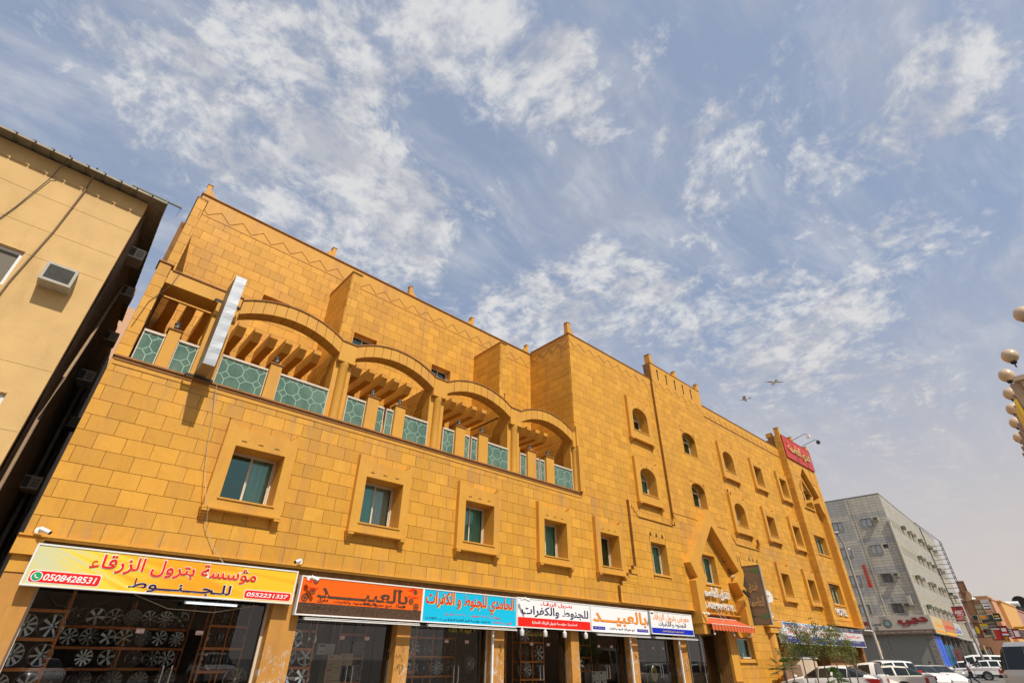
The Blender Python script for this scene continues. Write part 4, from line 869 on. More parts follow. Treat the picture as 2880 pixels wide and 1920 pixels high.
def camera_(x, y, z, lab, d=1):
    t = empty('security_camera', (x, y, z), 0, lab, 'security camera', 'security cameras along the cornice')
    m = MB(); m.lathe([(0, 0), (.05, 0), (.05, -.03), (0, -.03)], (0, 0, 0), 10, axis='y'); m.tube([(0, -.02, 0), (d * .03, -.07, -.01)], .014, 6); m.build('bracket', WHITE, t)
    a = Vector((d * .02, -.08, .02)); b = a + Vector((d * .14, -.08, -.06)); m = MB(); m.tube([a, b], .036, 10); m.build('housing', WHITE, t, smooth=True)
    m = MB(); m.tube([b + Vector((d * .001, -.001, 0)), b + Vector((d * .008, -.005, -.003))], .03, 10); m.build('lens', BLK, t)
camera_(.08, -.12, 3.37, 'white bullet camera above the left end of the yellow sign'); camera_(4.58, -.12, 3.37, 'white bullet camera above the gap between yellow and orange signs', -1)
camera_(4.76, -.35, 3.04, 'white bullet camera at the left top corner of the orange sign'); camera_(11.06, -.35, 3.06, 'white bullet camera at the corner between turquoise and white signs')
camera_(17.45, -.35, 3.06, 'small white camera between the last two white signs', -1); camera_(20.9, -.5, 3.2, 'white camera on the left pillar of the entrance gable'); camera_(24.62, -.2, 4.9, 'white camera inside the right shoulder of the entrance gable', -1)
# graffiti on the pillars
GW = mat('graffiti_white', (.6, .58, .55), .8); GB = mat('graffiti_black', (.05, .045, .04), .8)
for i, (a, b) in enumerate(PW[1:]):
    m = MB()
    for k in range(3):
        x, z = random.uniform(a + .08, b - .12), random.uniform(1.4, 1.9); m.tube([(x, -.004, z), (x + random.uniform(.02, .06), -.004, z + random.uniform(.02, .1)), (x + .08, -.004, z - random.uniform(.02, .12)), (x + .12, -.004, z)], .0045, 4)
    hb(m, 'graffiti', GB if i % 3 else GW)
    m = MB()
    for k in range(3):
        x, z = random.uniform(a + .06, b - .06), random.uniform(1.0, 1.6); q = []
        for j in range(9): x = min(max(x + random.uniform(-.07, .07), a + .03), b - .03); z += random.uniform(-.05, .05); q.append((x, -.003 - .001 * k, z))
        m.tube(q, .004, 4)
    hb(m, 'scribble', GW if i % 2 == 0 else GB)
# brass letters and numbers on the hotel
LT = mat('letter_white', (.72, .70, .64), .4, grain=.05)
def letters(nm, s_, box, y, lab, m_=LT, depth=.05, bold=.02):
    t = empty(nm, (box[0], y, box[2]), 0, lab, 'sign lettering'); text('letters', s_, m_, (0, box[1] - box[0], 0, box[3] - box[2]), 0, t, bold, depth)
    return t
letters('entrance_name', 'فندق العاصمة', (21.75, 24.1, 3.83, 4.32), -.10, 'white raised Arabic letters under the entrance gable window'); letters('entrance_name', 'L-ASEMAH HOTEL', (21.85, 24.35, 3.47, 3.70), -.10, 'white raised LASEMAH HOTEL letters above the striped awning')
letters('tower_word', 'HOTEL', (37.4, 39.2, 3.98, 4.36), -.05, 'white raised HOTEL letters at the foot of the tower')
letters('wall_letter', 'P', (27.6, 28.6, 3.72, 4.60), -.12, 'large white letter P on the wall behind the hanging hotel sign', bold=.06); letters('wall_letter', 'S', (27.75, 28.15, 3.38, 3.62), -.12, 'small white letter S below the large P', bold=.04)
# hanging hotel sign
t = empty('projecting_sign', (25.3, -.33, 2.98), 0, 'brown and green projecting hotel sign with gold Arabic letters hung square to the wall', 'hanging sign')
BRN = mat('brown_panel', (.20, .15, .10), .5, grain=.12, gs=3); GRN = mat('green_swoosh', (.10, .19, .075), .45, grain=.15); m = MB(); m.box(0, .09, -.90, 0, 0, 2.38); m.build('panel', BRN, t)
m = MB(); m.box(-.01, .1, -.93, -.901, -.01, 2.39); m.build('edge_frame', mat('alu', (.5, .53, .52), .35, .7), t); m = MB(); m.box(-.01, .1, -.901, .0, 2.381, 2.40); m.box(-.01, .1, -.9, 0, -.02, -.001); m.box(.0, .1, .001, .02, 0, 2.38); m.build('edge_trim', IRON, t)
for z, sg in ((2.2, 1), (.28, -1)):
    q = [(-.89, z)] + [(-.89 + .88 * k / 8, z - sg * (.16 - .13 * math.sin(math.pi * k / 16))) for k in range(9)] + [(-.89 + .88 * k / 8, z + sg * (.03 + .10 * (1 - k / 8) ** 2 - .1 * (k / 8))) for k in range(8, 0, -1)]
    m = MB(); m.prism(q, -.003, -.001, axis='x'); m.build('green_swoosh', GRN, t)
Mx = Matrix(((0, -0., 0, 0), (0, 0, 0, 0), (0, 0, 0, 0), (0, 0, 0, 0)))
Mx = Matrix.Rotation(R(-90), 4, 'Z')
GLD = mat('gold_letter', (.55, .38, .18), .4, grain=.1)
text('letters', 'فندق', GLD, (.18, .62, 1.28, 1.68), 0, t, .02, .01).matrix_local = Matrix.Translation((-.002, 0, 0)) @ Mx
text('letters', 'العاصمة', GLD, (.08, .78, .70, 1.1), 0, t, .02, .01).matrix_local = Matrix.Translation((-.002, 0, 0)) @ Mx
# red roof sign and its lights
s, W_, H_ = sign(35.55, 40.3, 13.22, 14.8, 'roof_sign', 'red rooftop sign with gold Arabic letters on the tower', mat('roof_red', (.52, .035, .025), .45, grain=.1), y=-.50, dep=.07, frame=mat('roof_red_frame', (.35, .03, .02), .5))
text('letters', 'فندق العاصمة', mat('gold_relief', (.62, .40, .15), .35, grain=.1), (.6, 4.3, .38, 1.25), -.01, s, .01, .05)
for i, (x, l) in enumerate(((37.3, 1.0), (39.0, 1.05))):
    t = empty('sign_floodlight', (x, -.5, 14.8), 0, '%s floodlight arm reaching out over the red rooftop sign' % ('pale left', 'dark right')[i], 'floodlight', 'floodlights over the rooftop sign')
    m = MB(); m.tube([(0, 0, 0), (0, -l, .25), (.05, -l - .1, .18)], .018, 6); m.build('arm', IRON, t); m = MB(); m.box(-.08, .14, -l - .22, -l - .02, -.08, .12); m.build('lamp_head', WHITE if i == 0 else IRON, t)
# blade sign seen edge on
ZN = mat('zinc_sheet', (.38, .40, .42), .42, .35, grain=.12, gs=2, bump=.6, bs=3.5)
t = empty('blade_sign', (1.35, -.2, 6.79), 0, 'bare zinc-edged blade sign standing out from the balcony pier', 'blade sign')
m = MB()
for i in range(8): z = 2.36 * i / 8; m.idx([(0, -.70, z), (.235, -.70, z), (.235, -.702 - .006 * random.random(), z + .14), (.235, -.70, z + .295), (0, -.70, z + .295), (0, -.702, z + .14)], [(0, 1, 2, 5), (5, 2, 3, 4)])
m.build('front_sheet', ZN, t); m = MB(); m.box(.001, .234, -.699, -.02, 0.0, 2.36); m.build('body', mat('sign_side', (.30, .22, .12), .5, .2, grain=.2), t)
m = MB()
for z in (-.05, 1.95): m.box(-.16, .40, .0, .03, z, z + .03); m.box(-.16, .40, -.06, -.03, z, z + .03); m.box(-.16, -.13, -.06, .1, z - .01, z); m.box(.37, .4, -.06, .1, z - .01, z)
m.build('bracket', IRON, t)
# awning over the entrance
AWN = [mat('awning_orange', (.70, .13, .035), .8, grain=.08), mat('awning_dark_stripe', (.36, .055, .02), .8, grain=.08)]
t = empty('awning', (21.0, -.1, 2.5), 0, 'orange striped awning with scalloped edge over the hotel door', 'awning')
m = MB(); n = 42; Wd = 3.6; ya, za, yb, zb = 0, .62, -.62, .34
for i in range(n):
    a, b = i * Wd / n, (i + 1) * Wd / n; m.face([(a, yb, zb), (b, yb, zb), (lerp(a, b, 0) * .82 + .35 + (b - a) * .82, ya, za), (a * .82 + .35, ya, za)], int(i % 3 == 2))
m.build('canopy', AWN, t); m = MB()
for i in range(n):
    a, b = i * Wd / n, (i + 1) * Wd / n; f0, f1 = .05 + .035 * abs(math.sin(i * math.pi / 3)), .05 + .035 * abs(math.sin((i + 1) * math.pi / 3)); m.face([(a, yb - .001, zb - .14 - f0), (b, yb - .001, zb - .14 - f1), (b, yb - .001, zb), (a, yb - .001, zb)], int(i % 3 == 2))
m.face([(0, yb, zb), (.35, ya, za), (.05, ya + .0, zb)], 0); m.build('valance', AWN, t)
m = MB(); m.tube([(0, yb, zb), (Wd, yb, zb)], .012, 6); m.tube([(.35, 0, za), (3.3, 0, za)], .015, 6); m.build('rail', WHITE, t)
for i, x in enumerate((.3, 1.9, 3.3)): t2 = empty('awning_bulb', (21.0 + x, -.6, 2.62), 0, 'small white bulb below the awning, %s from the left' % ORD[i], 'lamp', 'bulbs below the awning'); m = MB(); m.lathe([(0, .0), (.02, 0), (.02, -.05), (.04, -.1), (.03, -.14), (0, -.15)], n=10); m.build('bulb', WHITE, t2, smooth=True)
t = empty('entrance_floodlight', (24.6, -.15, 4.02), 0, 'dark slim floodlight on an arm in the gable recess', 'floodlight'); m = MB(); m.tube([(0, 0, -.5), (.1, -.5, 0)], .012, 5); m.build('arm', STEEL, t); m = MB(); m.prism([(-.25, .2), (.2, -.02), (.22, .06), (-.2, .28)], -.6, -.5); m.build('lamp_head', IRON, t)
# long banner under the right wing
bn = bpy.data.materials.new('solar_banner_print'); bn.use_nodes = True; t_ = NT(bn.node_tree); c_ = t_.add('ShaderNodeTexCoord').outputs['Object']; sp_ = t_.add('ShaderNodeSeparateXYZ'); t_.set(sp_.inputs[0], c_)
cl_ = t_.mr(t_.noise(t_.scl(c_, (1, 1, 1.6)), 1.2, 4, .6), .46, .56); up_ = t_.mix(cl_, (.01, .13, .45), (.75, .8, .85)); lo_ = t_.mix(t_.mr(sp_.outputs[2], .28, .36), (.03, .035, .15), up_)
t_.set(t_.n['Principled BSDF'].inputs['Base Color'], t_.mix(t_.mr(sp_.outputs[2], .62, .85), t_.mix(t_.mr(sp_.outputs[2], .3, .36), lo_, (.62, .60, .60)), up_))
s, W_, H_ = sign(28.3, 40.2, 2.36, 3.28, 'solar_banner', 'long wrinkled blue and white banner with red Arabic lettering behind the small trees', bn, y=-.25)
for k in range(3):
    x = .7 + k * 3.9; text('lettering', 'مغســلة بسـمان', RED, (x + .2, x + 2.9, .42, .62), -.003, s, .03); text('small_lettering', 'مؤسسة السعودي للتجارة', RED, (x, x + 3.2, .68, .80), -.003, s, .02); text('small_lettering', 'خدمات عامة للسيارات', SW, (x, x + 2.6, .20, .27), -.003, s, .02)
    for j in range(4): rect(s, 'blue_panel', x + j * .32, x + .3 + j * .32, .04, .17, BLU)
# cables on the facade
CB = mat('cable_pale', (.5, .42, .3), .7); CBD = mat('cable_dark', (.06, .05, .04), .7)
def cable(pts, r, m_, lab): t = MB(); t.tube(pts, r, 5); return tag(t.build('cable', m_, None), lab, 'cable', 'loose cables on the facades')
cable([(1.86, -.12, 6.75), (2.0, -.07, 6.1), (2.08, -.06, 5.5), (2.2, -.06, 4.9), (2.36, -.24, 4.3), (2.45, -.24, 4.16), (2.56, -.08, 3.8), (2.8, -.07, 3.45), (3.07, -.1, 3.18)], .006, CB, 'thin pale cable hanging from the blade sign down to the yellow sign')
cable([(.35, -.02, 9.15), (.3, -.04, 8.8), (.05, -.04, 8.2), (-.03, -.04, 7.5)], .006, CBD, 'thin dark cable across the corner stones left of the first balcony')
cable([(22.6, -.13, 3.5), (22.4, -.5, 3.0), (21.9, -.65, 2.85), (21.3, -.7, 2.83)], .01, CB, 'pale cable looping from the hotel letters onto the awning')
cable([(22.7, -.13, 3.5), (23.0, -.4, 3.05), (23.2, -.7, 2.8)], .009, CB, 'pale cable dropping from the hotel letters to the awning front')
cable([(.55, .2, 2.5), (.75, .15, 2.32), (1.1, .15, 2.25), (1.5, .15, 2.45)], .006, CBD, 'dark cable sagging at the left below the yellow sign')
cable([(1.8, .15, 2.55), (2.4, .1, 2.35), (3.2, .1, 2.33), (4.0, .15, 2.5)], .006, CB, 'pale cable sagging across the glass below the yellow sign')
# ================================================================= neighbour on the left
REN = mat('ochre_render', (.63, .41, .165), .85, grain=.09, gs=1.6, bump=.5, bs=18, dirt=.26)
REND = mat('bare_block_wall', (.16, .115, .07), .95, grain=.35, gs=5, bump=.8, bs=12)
nb = empty('rendered_building', (-4, 0, .4), 0, 'plain ochre rendered building with a corrugated roof edge on the left', 'building')
def pb(mb, name, m, par=nb, **k): return mb.build(name, m, par, loc=(4, 0, -.4), **k)
m = MB(); hl = [(-2.95, -2.11, 7.5, 8.29), (-2.3, -1.22, 4.3, 5.5)]
for r in minus([(-9, -.8, .4, 10.66)], hl): m.box(r[0], r[1], 0, .3, r[2], r[3])
pb(m, 'front_wall', REN)
m = MB(); sw = lambda y: -.80 + .062 * y
jt = [[random.uniform(-.012, .012) for j in range(29)] for i in range(61)]
for i in range(60):
    for j in range(28):
        y0, y1 = .3 + i * .2, .3 + (i + 1) * .2; z0, z1 = .4 + j * .3665, .4 + (j + 1) * .3665
        m.idx([(sw(y0) + jt[i][j], y0, z0), (sw(y1) + jt[i + 1][j], y1, z0), (sw(y1) + jt[i + 1][j + 1], y1, z1), (sw(y0) + jt[i][j + 1], y0, z1)], [(0, 1, 2, 3)])
m.face([(-.83, 12.3, .4), (sw(12.3) + .02, 12.3, .4), (sw(12.3) + .02, 12.3, 10.7), (-.83, 12.3, 10.7)])
m.idx([(-.8, .0, .4), (-.812, .3, .4), (-.812, .3, 10.66), (-.8, .0, 10.66)], [(0, 1, 2, 3)])
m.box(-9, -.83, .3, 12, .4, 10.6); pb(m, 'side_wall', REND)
m = MB()   # ragged strips of render along the corner and under the eave
pts = [(-.8, 10.0 - i * .25, random.uniform(.02, .09)) for i in range(39)]
for (x, z, d_), (x2, z2, d2) in zip(pts, pts[1:]): m.idx([(-.798, 0, z), (-.798 + .001, d_, z), (-.797, d2, z2), (-.798, 0, z2)], [(0, 1, 2, 3)])
pb(m, 'render_edge', REN)
m = MB()
for i in range(60):
    a = -8.9 + i * .135; m.box(a, a + .134, -.012 - .008 * random.random(), -.0005, 10.28 - random.uniform(0, .03), 10.655)
pb(m, 'render_band', REN)
CG = mat('corrugated_sheet', (.23, .20, .14), .6, .2, grain=.2, dirt=.4)
for i in range(28):
    a = -9 + i * .305; m = MB(); b_ = a + .3049
    q = [(a, 0), (a + .22, 0), (a + .24, .02), (a + .285, .02), (b_, 0)]
    for k in range(4): m.idx([(q[k][0], -.34, 10.68 + q[k][1]), (q[k + 1][0], -.34, 10.68 + q[k + 1][1]), (q[k + 1][0], 3, 10.82 + q[k + 1][1]), (q[k][0], 3, 10.82 + q[k][1])], [(0, 1, 2, 3)])
    m.box(a, b_ - .03, -.345, -.33, 10.63, 10.679); 
    if b_ < -.4: pb(m, 'roof_sheet', CG)
for i in range(22):
    y = -.34 + i * .30; m = MB(); x0, x1 = -1.0, -.47 + .025 * y + .0; z = 10.66
    m.idx([(x0, y, z + .03), (x1, y, z), (x1 + .007, y + .3, z), (x0, y + .3, z + .03)], [(0, 1, 2, 3)]); m.box(x1 - .02, x1 + .005, y, y + .29, z - .03, z + .035); m.box(x0, x1, y + .245, y + .29, z + .031, z + .06)
    pb(m, 'roof_sheet', CG)
BRW = mat('alu_frame_white', (.7, .7, .68), .4)
for x0, x1, z0, z1 in hl:
    m = MB(); m.ring([(x0, z0), (x0, z1), (x1, z1), (x1, z0)], [(x0 + .05, z0 + .05), (x0 + .05, z1 - .05), (x1 - .05, z1 - .05), (x1 - .05, z0 + .05)], .04, .12); f = pb(m, 'window', BRW)
    g = MB(); g.face([(x0, .09, z0), (x1, .09, z0), (x1, .09, z1), (x0, .09, z1)]); g.build('pane', glass_mat('dusty_glass', (.4, .38, .32), .0, .6, (.24, .20, .13), .3), f)
    g = MB(); g.box(x0, x1, -.02, .0, z1 + .02, z1 + .05); g.build('lintel_shadow_lip', REN, f)
ACM = mat('ac_case', (.46, .42, .33), .6, .1, grain=.15, dirt=.5); ACL = mat('ac_case_light', (.38, .35, .28), .55, grain=.1); GRL = mat('ac_grille', (.06, .06, .055), .7, grain=.3)
ACP = {}
def ac(x, y, z, rz, lab, grp, w_=.52, d_=.36, h_=.36, case=None, s=1.):
    t = empty('air_conditioner', (x, y, z), rz, lab, 'air conditioner', grp, s); key = (w_, d_, h_, case)
    if key not in ACP:
        m = MB(); m.box(0, w_, -d_ + .012, 0, 0, h_); a = m.build('case', case or ACM, None)
        m = MB(); m.ring([(.0, .0), (.0, h_), (w_, h_), (w_, .0)], [(.05, .05), (.05, h_ - .05), (w_ - .05, h_ - .05), (w_ - .05, .05)], -d_ - .01, -d_ + .011)
        b = m.build('front_frame', ACL, None); m = MB(); n = 13
        for i in range(n): z_ = .052 + (h_ - .11) * i / n; m.box(.05, w_ - .05, -d_ + .002, -d_ + .009, z_, z_ + (h_ - .11) / n * .55)
        c = m.build('grille', GRL, None); m = MB()
        for k in range(4):
            for sx in (-.003, w_ + .001):
                for j in range(3): m.box(sx, sx + .002, -d_ + .03 + k * .033, -d_ + .05 + k * .033, h_ * .2 + j * h_ * .22, h_ * .34 + j * h_ * .22)
        if case:
            for sx in (-.004, w_ + .002): m.box(sx, sx + .002, -.14, -.03, h_ * .12, h_ * .9)
        d = m.build('side_vent', GRL, None); ACP[key] = [(o.name.split('.')[0], o.data) for o in (a, b, c, d)]
        for o in (a, b, c, d): bpy.data.objects.remove(o)
    for n_, me in ACP[key]: o = bpy.data.objects.new(n_, me); sc.collection.objects.link(o); o.parent = t
    return t
ac(-1.70, 0, 7.72, 0, 'dusty window air conditioner on the front of the ochre building', 'air conditioners on the ochre building', .5, .32, .42)
for y, z, lab in ((.55, 9.79, 'highest air conditioner in the alley, right under the corrugated eave'), (2.6, 9.86, 'second air conditioner from the top in the alley'), (4.2, 9.2, 'air conditioner half hidden behind the hotel corner high in the alley'),
                  (3.2, 7.5, 'air conditioner halfway down the dark alley wall'), (5.2, 6.9, 'dark air conditioner low in the alley behind the pipe'), (3.4, 4.8, 'lowest air conditioner in the alley')):
    ac(sw(y) + .0, y + .5, z, R(90), lab, 'air conditioners in the alley', .46, .33, .30, case=ACL)
PP = mat('pvc_pipe', (.30, .20, .11), .6, grain=.15, dirt=.4); PW2 = mat('pvc_pipe_grey', (.18, .16, .13), .6, grain=.2)
def pipe(pts, r, m_, lab): t = MB(); t.tube(pts, r, 10); return tag(t.build('drain_pipe', m_, None, smooth=True), lab, 'pipe', 'drain pipes in the alley')
pipe([(-.74, 3.1, 9.95), (-.66, 2.95, 10.02), (-.60, 2.8, 9.9), (-.60, 0.9, 7.3), (-.62, .1, 6.1), (-.66, -.0 + .05, 5.2), (-.68, .05, .4)], .03, PP, 'long tan drain pipe with a white elbow slanting down the alley corner')
pipe([(sw(4.6) + .1, 4.6, 7.7), (sw(4.5) + .1, 4.5, .4)], .05, PW2, 'grey vertical drain pipe lower in the alley'); pipe([(sw(6.5) + .1, 6.5, 9.6), (sw(6.3) + .1, 6.3, .4)], .05, PW2, 'thin vertical drain pipe deep in the alley')
t = empty('antenna_rail', (-.6, -.3, 10.72), 0, 'grey metal rail sticking out from the eave corner', 'rail'); m = MB(); m.box(-.6, .42, -.02, .02, 0, .035); m.build('rail', mat('galv', (.10, .13, .12), .6), t); m = MB(); m.tube([(.4, 0, 0), (.4, 0, -.12), (.39, 0, -.3)], .004, 4); m.build('wire', CBD, t)
cable([(-2.35, -.36, 10.72), (-2.45, -.05, 10.2), (-2.62, -.03, 9.2), (-2.75, -.03, 8.6), (-2.7, -.03, 8.0), (-2.74, -.03, 6.5)], .01, CBD, 'thin wavy cable down the left of the ochre building')
cable([(-1.87, -.36, 10.72), (-1.88, -.05, 10.3), (-1.93, -.03, 9.0), (-2.05, -.03, 7.6), (-2.1, -.03, 6.0), (-2.15, -.03, 3.)], .018, mat('cable_brown', (.20, .12, .06), .7), 'thicker brown cable running down past the front air conditioner')
m = MB()
for z in (9.72, 8.95, 8.3, 6.1, 4.9): m.tube([(-9, -.001, z), (-4, -.002, z + .02), (-2.5, -.001, z - .015), (-.82, -.001, z + .01)], .0035, 4)
pb(m, 'render_crack', mat('crack', (.42, .26, .10), .9))
m = MB(); m.box(-3, .8, 24, 30, .4, 23.8); tag(pb(m, 'x', WHITE, None), 'white building seen through the alley', 'building').name = 'white_building'
m = MB(); m.box(-2, .8, 14, 18, .4, 15.3); o = m.build('peach_building', mat('peach', (.6, .36, .22), .8), None); tag(o, 'small peach building seen low through the alley', 'building')

# ================================================================= grey tiled block across the side street
gb = empty('grey_building', (72.5, 2.8, .4), R(3.5), 'grey tiled five storey building with rows of air conditioners', 'building')
def gbb(mb, name, m, par=gb, **k): return mb.build(name, m, par, loc=(0, 0, -.4), **k)
GT = bpy.data.materials.new('grey_tile'); GT.use_nodes = True; t_ = NT(GT.node_tree); tn_ = t_.add('ShaderNodeAttribute', attribute_name='tone'); c_ = t_.add('ShaderNodeTexCoord').outputs['Object']
st_ = t_.noise(t_.scl(c_, (.9, .9, .1)), 1.2, 5, .7); t_.set(t_.n['Principled BSDF'].inputs['Base Color'], t_.mix(t_.mr(st_, .5, .74, 0, .4), tn_.outputs['Color'], (.19, .175, .14))); t_.n['Principled BSDF'].inputs['Roughness'].default_value = .55
rows = (15.07, 12.12, 9.12, 6.14)
LW = [(1.60, 2.68), (4.68, 5.76), (8.4, 9.4), (11, 12)]; LHo = [(a, b, z, z + .9) for z in rows for a, b in LW] + [(.9, 1.38, z + .5, z + .9) for z in rows]
RWo = [(.7 + .62 * k, 1.0 + .62 * k, z - .05, z + .85) for z in rows for k in range(0, 52, 1) if k % 2 == 0]
def tiles(regs, holes, plane, kind, bandz):
    mb = MB()
    for r in regs:
        z = r[2]; tw_, th = (.62, .31) if kind == 'L' else (.8, .31)
        while z < r[3]:
            x = r[0]
            while x < r[1]:
                c = random.uniform(-.012, .012); dk = any(a < z + .15 < b for a, b in bandz)
                ad = kind == 'L' and x > 3.3; base_ = (.54, .49, .385) if not (dk ^ ad) else (.42, .40, .36)  # side wall tiles coloured paler to make up for its shade
                if kind == 'F': base_ = (.42, .40, .34) if int(z / .31) % 6 else (.44, .38, .27)
                mb.tone = tuple(v * (1 + c * 5) for v in base_)
                for q in minus([(x + .012, min(x + tw_, r[1]) - .012, z + .012, min(z + th, r[3]) - .012)], holes):
                    if q[1] - q[0] < .05 or q[3] - q[2] < .05: continue
                    if kind == 'L': mb.box(plane - .02, plane, q[0], q[1], q[2], q[3])
                    else: mb.box(q[0], q[1], plane - .02, plane, q[2], q[3])
                x += tw_
            z += th
    return mb
tag(gbb(tiles([(0, 13, 4.2, 18.5)], LHo, 0., 'L', [(16.1, 16.75), (13.1, 13.8), (10.1, 10.8), (7.1, 7.9)]), 'wall_tiles', GT), kind='stuff')
tag(gbb(tiles([(0, 35.8, 4.2, 18.5)], RWo, 0., 'F', []), 'wall_tiles', GT), kind='stuff')
GJ = mat('grey_joint', (.24, .23, .20), .9); m = MB()
for r in minus([(0, 13, .4, 18.5)], LHo): m.box(.0, .3, r[0], r[1], r[2], r[3])
for r in minus([(.3, 35.8, 4.2, 18.5)], RWo): m.box(r[0], r[1], .0, .3, r[2], r[3])
m.box(.3, 35.8, .31, 13, 4.2, 18.4); m.box(-.03, 35.85, -.04, .3, 18.5, 18.62); m.box(-.03, .3, .31, 13, 18.5, 18.62); gbb(m, 'wall', GJ)
m = MB(); m.box(-.05, -.021, 3.22, 3.32, 5.9, 18.5); m.lathe([(.16, 4.5), (.16, 15.2)], (-.1, -.05, 0), 12); m.box(-.25, .1, -.2, .1, 15.2, 15.45); gbb(m, 'corner_pipe', mat('pale_render', (.42, .38, .30), .7))
GF = mat('green_frame', (.03, .06, .055), .5); GG = glass_mat('far_glass', (.3, .36, .35), .22, .6, (.20, .24, .24))  # far glass base colour lightened to stand in for reflected sky
for z in rows:
    for a, b in LW[:3]:
        m = MB(); m.ring([(a, z), (a, z + .9), (b, z + .9), (b, z)], [(a + .05, z + .05), (a + .05, z + .85), (b - .05, z + .85), (b - .05, z + .05)], -.05, .1, axis='x'); m.box(-.04, .05, (a + b) / 2 - .025, (a + b) / 2 + .025, z + .05, z + .85); f = gbb(m, 'window', GF)
        m = MB(); m.face([(.0, a, z), (.0, b, z), (.0, b, z + .9), (.0, a, z + .9)]); m.build('pane', GG, f)
        m = MB(); m.ring([(a - .1, z - .1), (a - .1, z + 1.0), (b + .1, z + 1.0), (b + .1, z - .1)], [(a, z), (a, z + .9), (b, z + .9), (b, z)], -.07, -.021, axis='x'); m.build('window_surround', mat('pale_stone_frame', (.36, .33, .27), .7), f)
    for k, (a, b, z0, z1) in enumerate([q for q in RWo if abs(q[2] - z + .05) < .01]):
        m = MB(); m.ring([(a, z0), (a, z1), (b, z1), (b, z0)], [(a + .03, z0 + .03), (a + .03, z1 - .03), (b - .03, z1 - .03), (b - .03, z0 + .03)], -.03, .1); m.box(a + .03, b - .03, .12, .16, z0 + .03, z1 - .03, 1); gbb(m, 'window', [mat('tan_frame', (.38, .31, .2), .6), GF])
GN = mat('ac_green', (.20, .24, .14), .6, grain=.2)
rn = ['top', 'second', 'third', 'lowest']
for j, z in enumerate(rows):
    ks = {0: (7.2, 11, 13.4, 17.8, 20.6, 23.4, 25.3, 29), 1: (11.3, 13.6, 17.4, 20.7, 24.8, 28), 2: (3.6, 6.3, 11.4, 13.5, 18.5, 21, 26.5, 31), 3: (3.5, 6.8, 9.8, 13, 16, 19.3, 23.5)}[j]
    for k, x in enumerate(ks):
        v = Vector((72.5, 2.8, 0)) + Matrix.Rotation(R(3.5), 3, 'Z') @ Vector((x, -.03, z + .52))
        ac(v.x, v.y, v.z, R(3.5), '%s air conditioner, %s from the corner in the %s row of the street side' % ('greenish' if k % 3 == 0 else 'pale', (ORD + ['eighth'])[k], rn[j]), 'air conditioners on the street side of the grey building', .62, .42, .4, case=GN if k % 3 == 0 else ACM)
    if j != 1:
        v = Vector((72.5, 2.8, 0)) + Matrix.Rotation(R(3.5), 3, 'Z') @ Vector((-.02, 1.38, z + .5))
        ac(v.x, v.y, v.z, R(-86.5), 'air conditioner beside the %s window on the side wall of the grey building' % rn[j], 'air conditioners on the side wall of the grey building', .5, .4, .38)
# shop level
SG = mat('shop_sign_beige', (.50, .44, .35), .5, grain=.04); m = MB(); m.box(-.5, -.15, -.5, 9.5, 4.55, 5.85); m.box(-.151, -.0, -.5, 9.5, 4.2, 5.9); gs_ = gbb(m, 'sign_fascia', SG)
t = empty('fascia_sign', (72.5, 2.8, .4), R(3.5), 'beige shop fascia sign with big red Arabic letters and a round crest', 'shop sign')
Mz = Matrix.Translation((-.5, 0, -.4)) @ Matrix.Rotation(R(-90), 4, 'Z')
def ftext(nm, s_, m_, box, y=-.004, b=.02, d=.0):
    o = text(nm, s_, m_, box, y, t, b, d)
    if o: o.matrix_local = Mz
DR = mat('dark_red_sign', (.26, .03, .025), .4); DG = mat('dark_grey_print', (.08, .07, .07), .5); DB = mat('brown_band', (.17, .11, .07), .5)
m = MB(); m.box(-.512, -.501, -.5, 9.5, 4.15, 4.54); gbx = m.build('brown_band', DB, t, loc=(0, 0, -.4))
ftext('arabic_name', 'دبي', DR, (-2.5, .25, 4.85, 5.72), b=.09, d=.03); ftext('name', 'bai', DR, (-6.0, -5.0, 4.95, 5.6), b=.06); ftext('name', 'Land', DG, (-4.95, -4.1, 4.95, 5.25), b=.03); ftext('small_lettering', 'سيـــور - رومـــان - ربـــل', SG, (-5.2, -1.8, 4.24, 4.44), y=-.016); ftext('small_lettering', 'تيليفاكس ٤٠٥٩٦٠ / ٤٠٥٢٩٦٨', SG, (-1.5, .2, 4.24, 4.44), y=-.016)
m = MB(); m.lathe([(.0, -.512), (.42, -.512), (.42, -.502), (.0, -.502)], (0, 3.45, 5.15), 20, axis='x'); m.build('crest', mat('crest_brown', (.25, .13, .07), .5, grain=.5, gs=6), t, loc=(0, 0, -.4)); m = MB(); m.lathe([(.0, -.522), (.3, -.522), (.3, -.513)], (0, 3.45, 5.15), 20, axis='x'); m.build('crest_centre', mat('crest_teal', (.08, .25, .27), .5), t, loc=(0, 0, -.4)); ftext('crest_letters', 'LD', SG, (-3.6, -3.3, 5.02, 5.28), y=-.025)
for k, y in enumerate((6.3, 5.9, 5.5, 5.1, 4.6)): m = MB(); m.lathe([(.07, -.503), (.16, -.503), (.16, -.501)], (0, y, 4.72), 12, axis='x'); m.build('belt_picture', DG, t, loc=(0, 0, -.4))
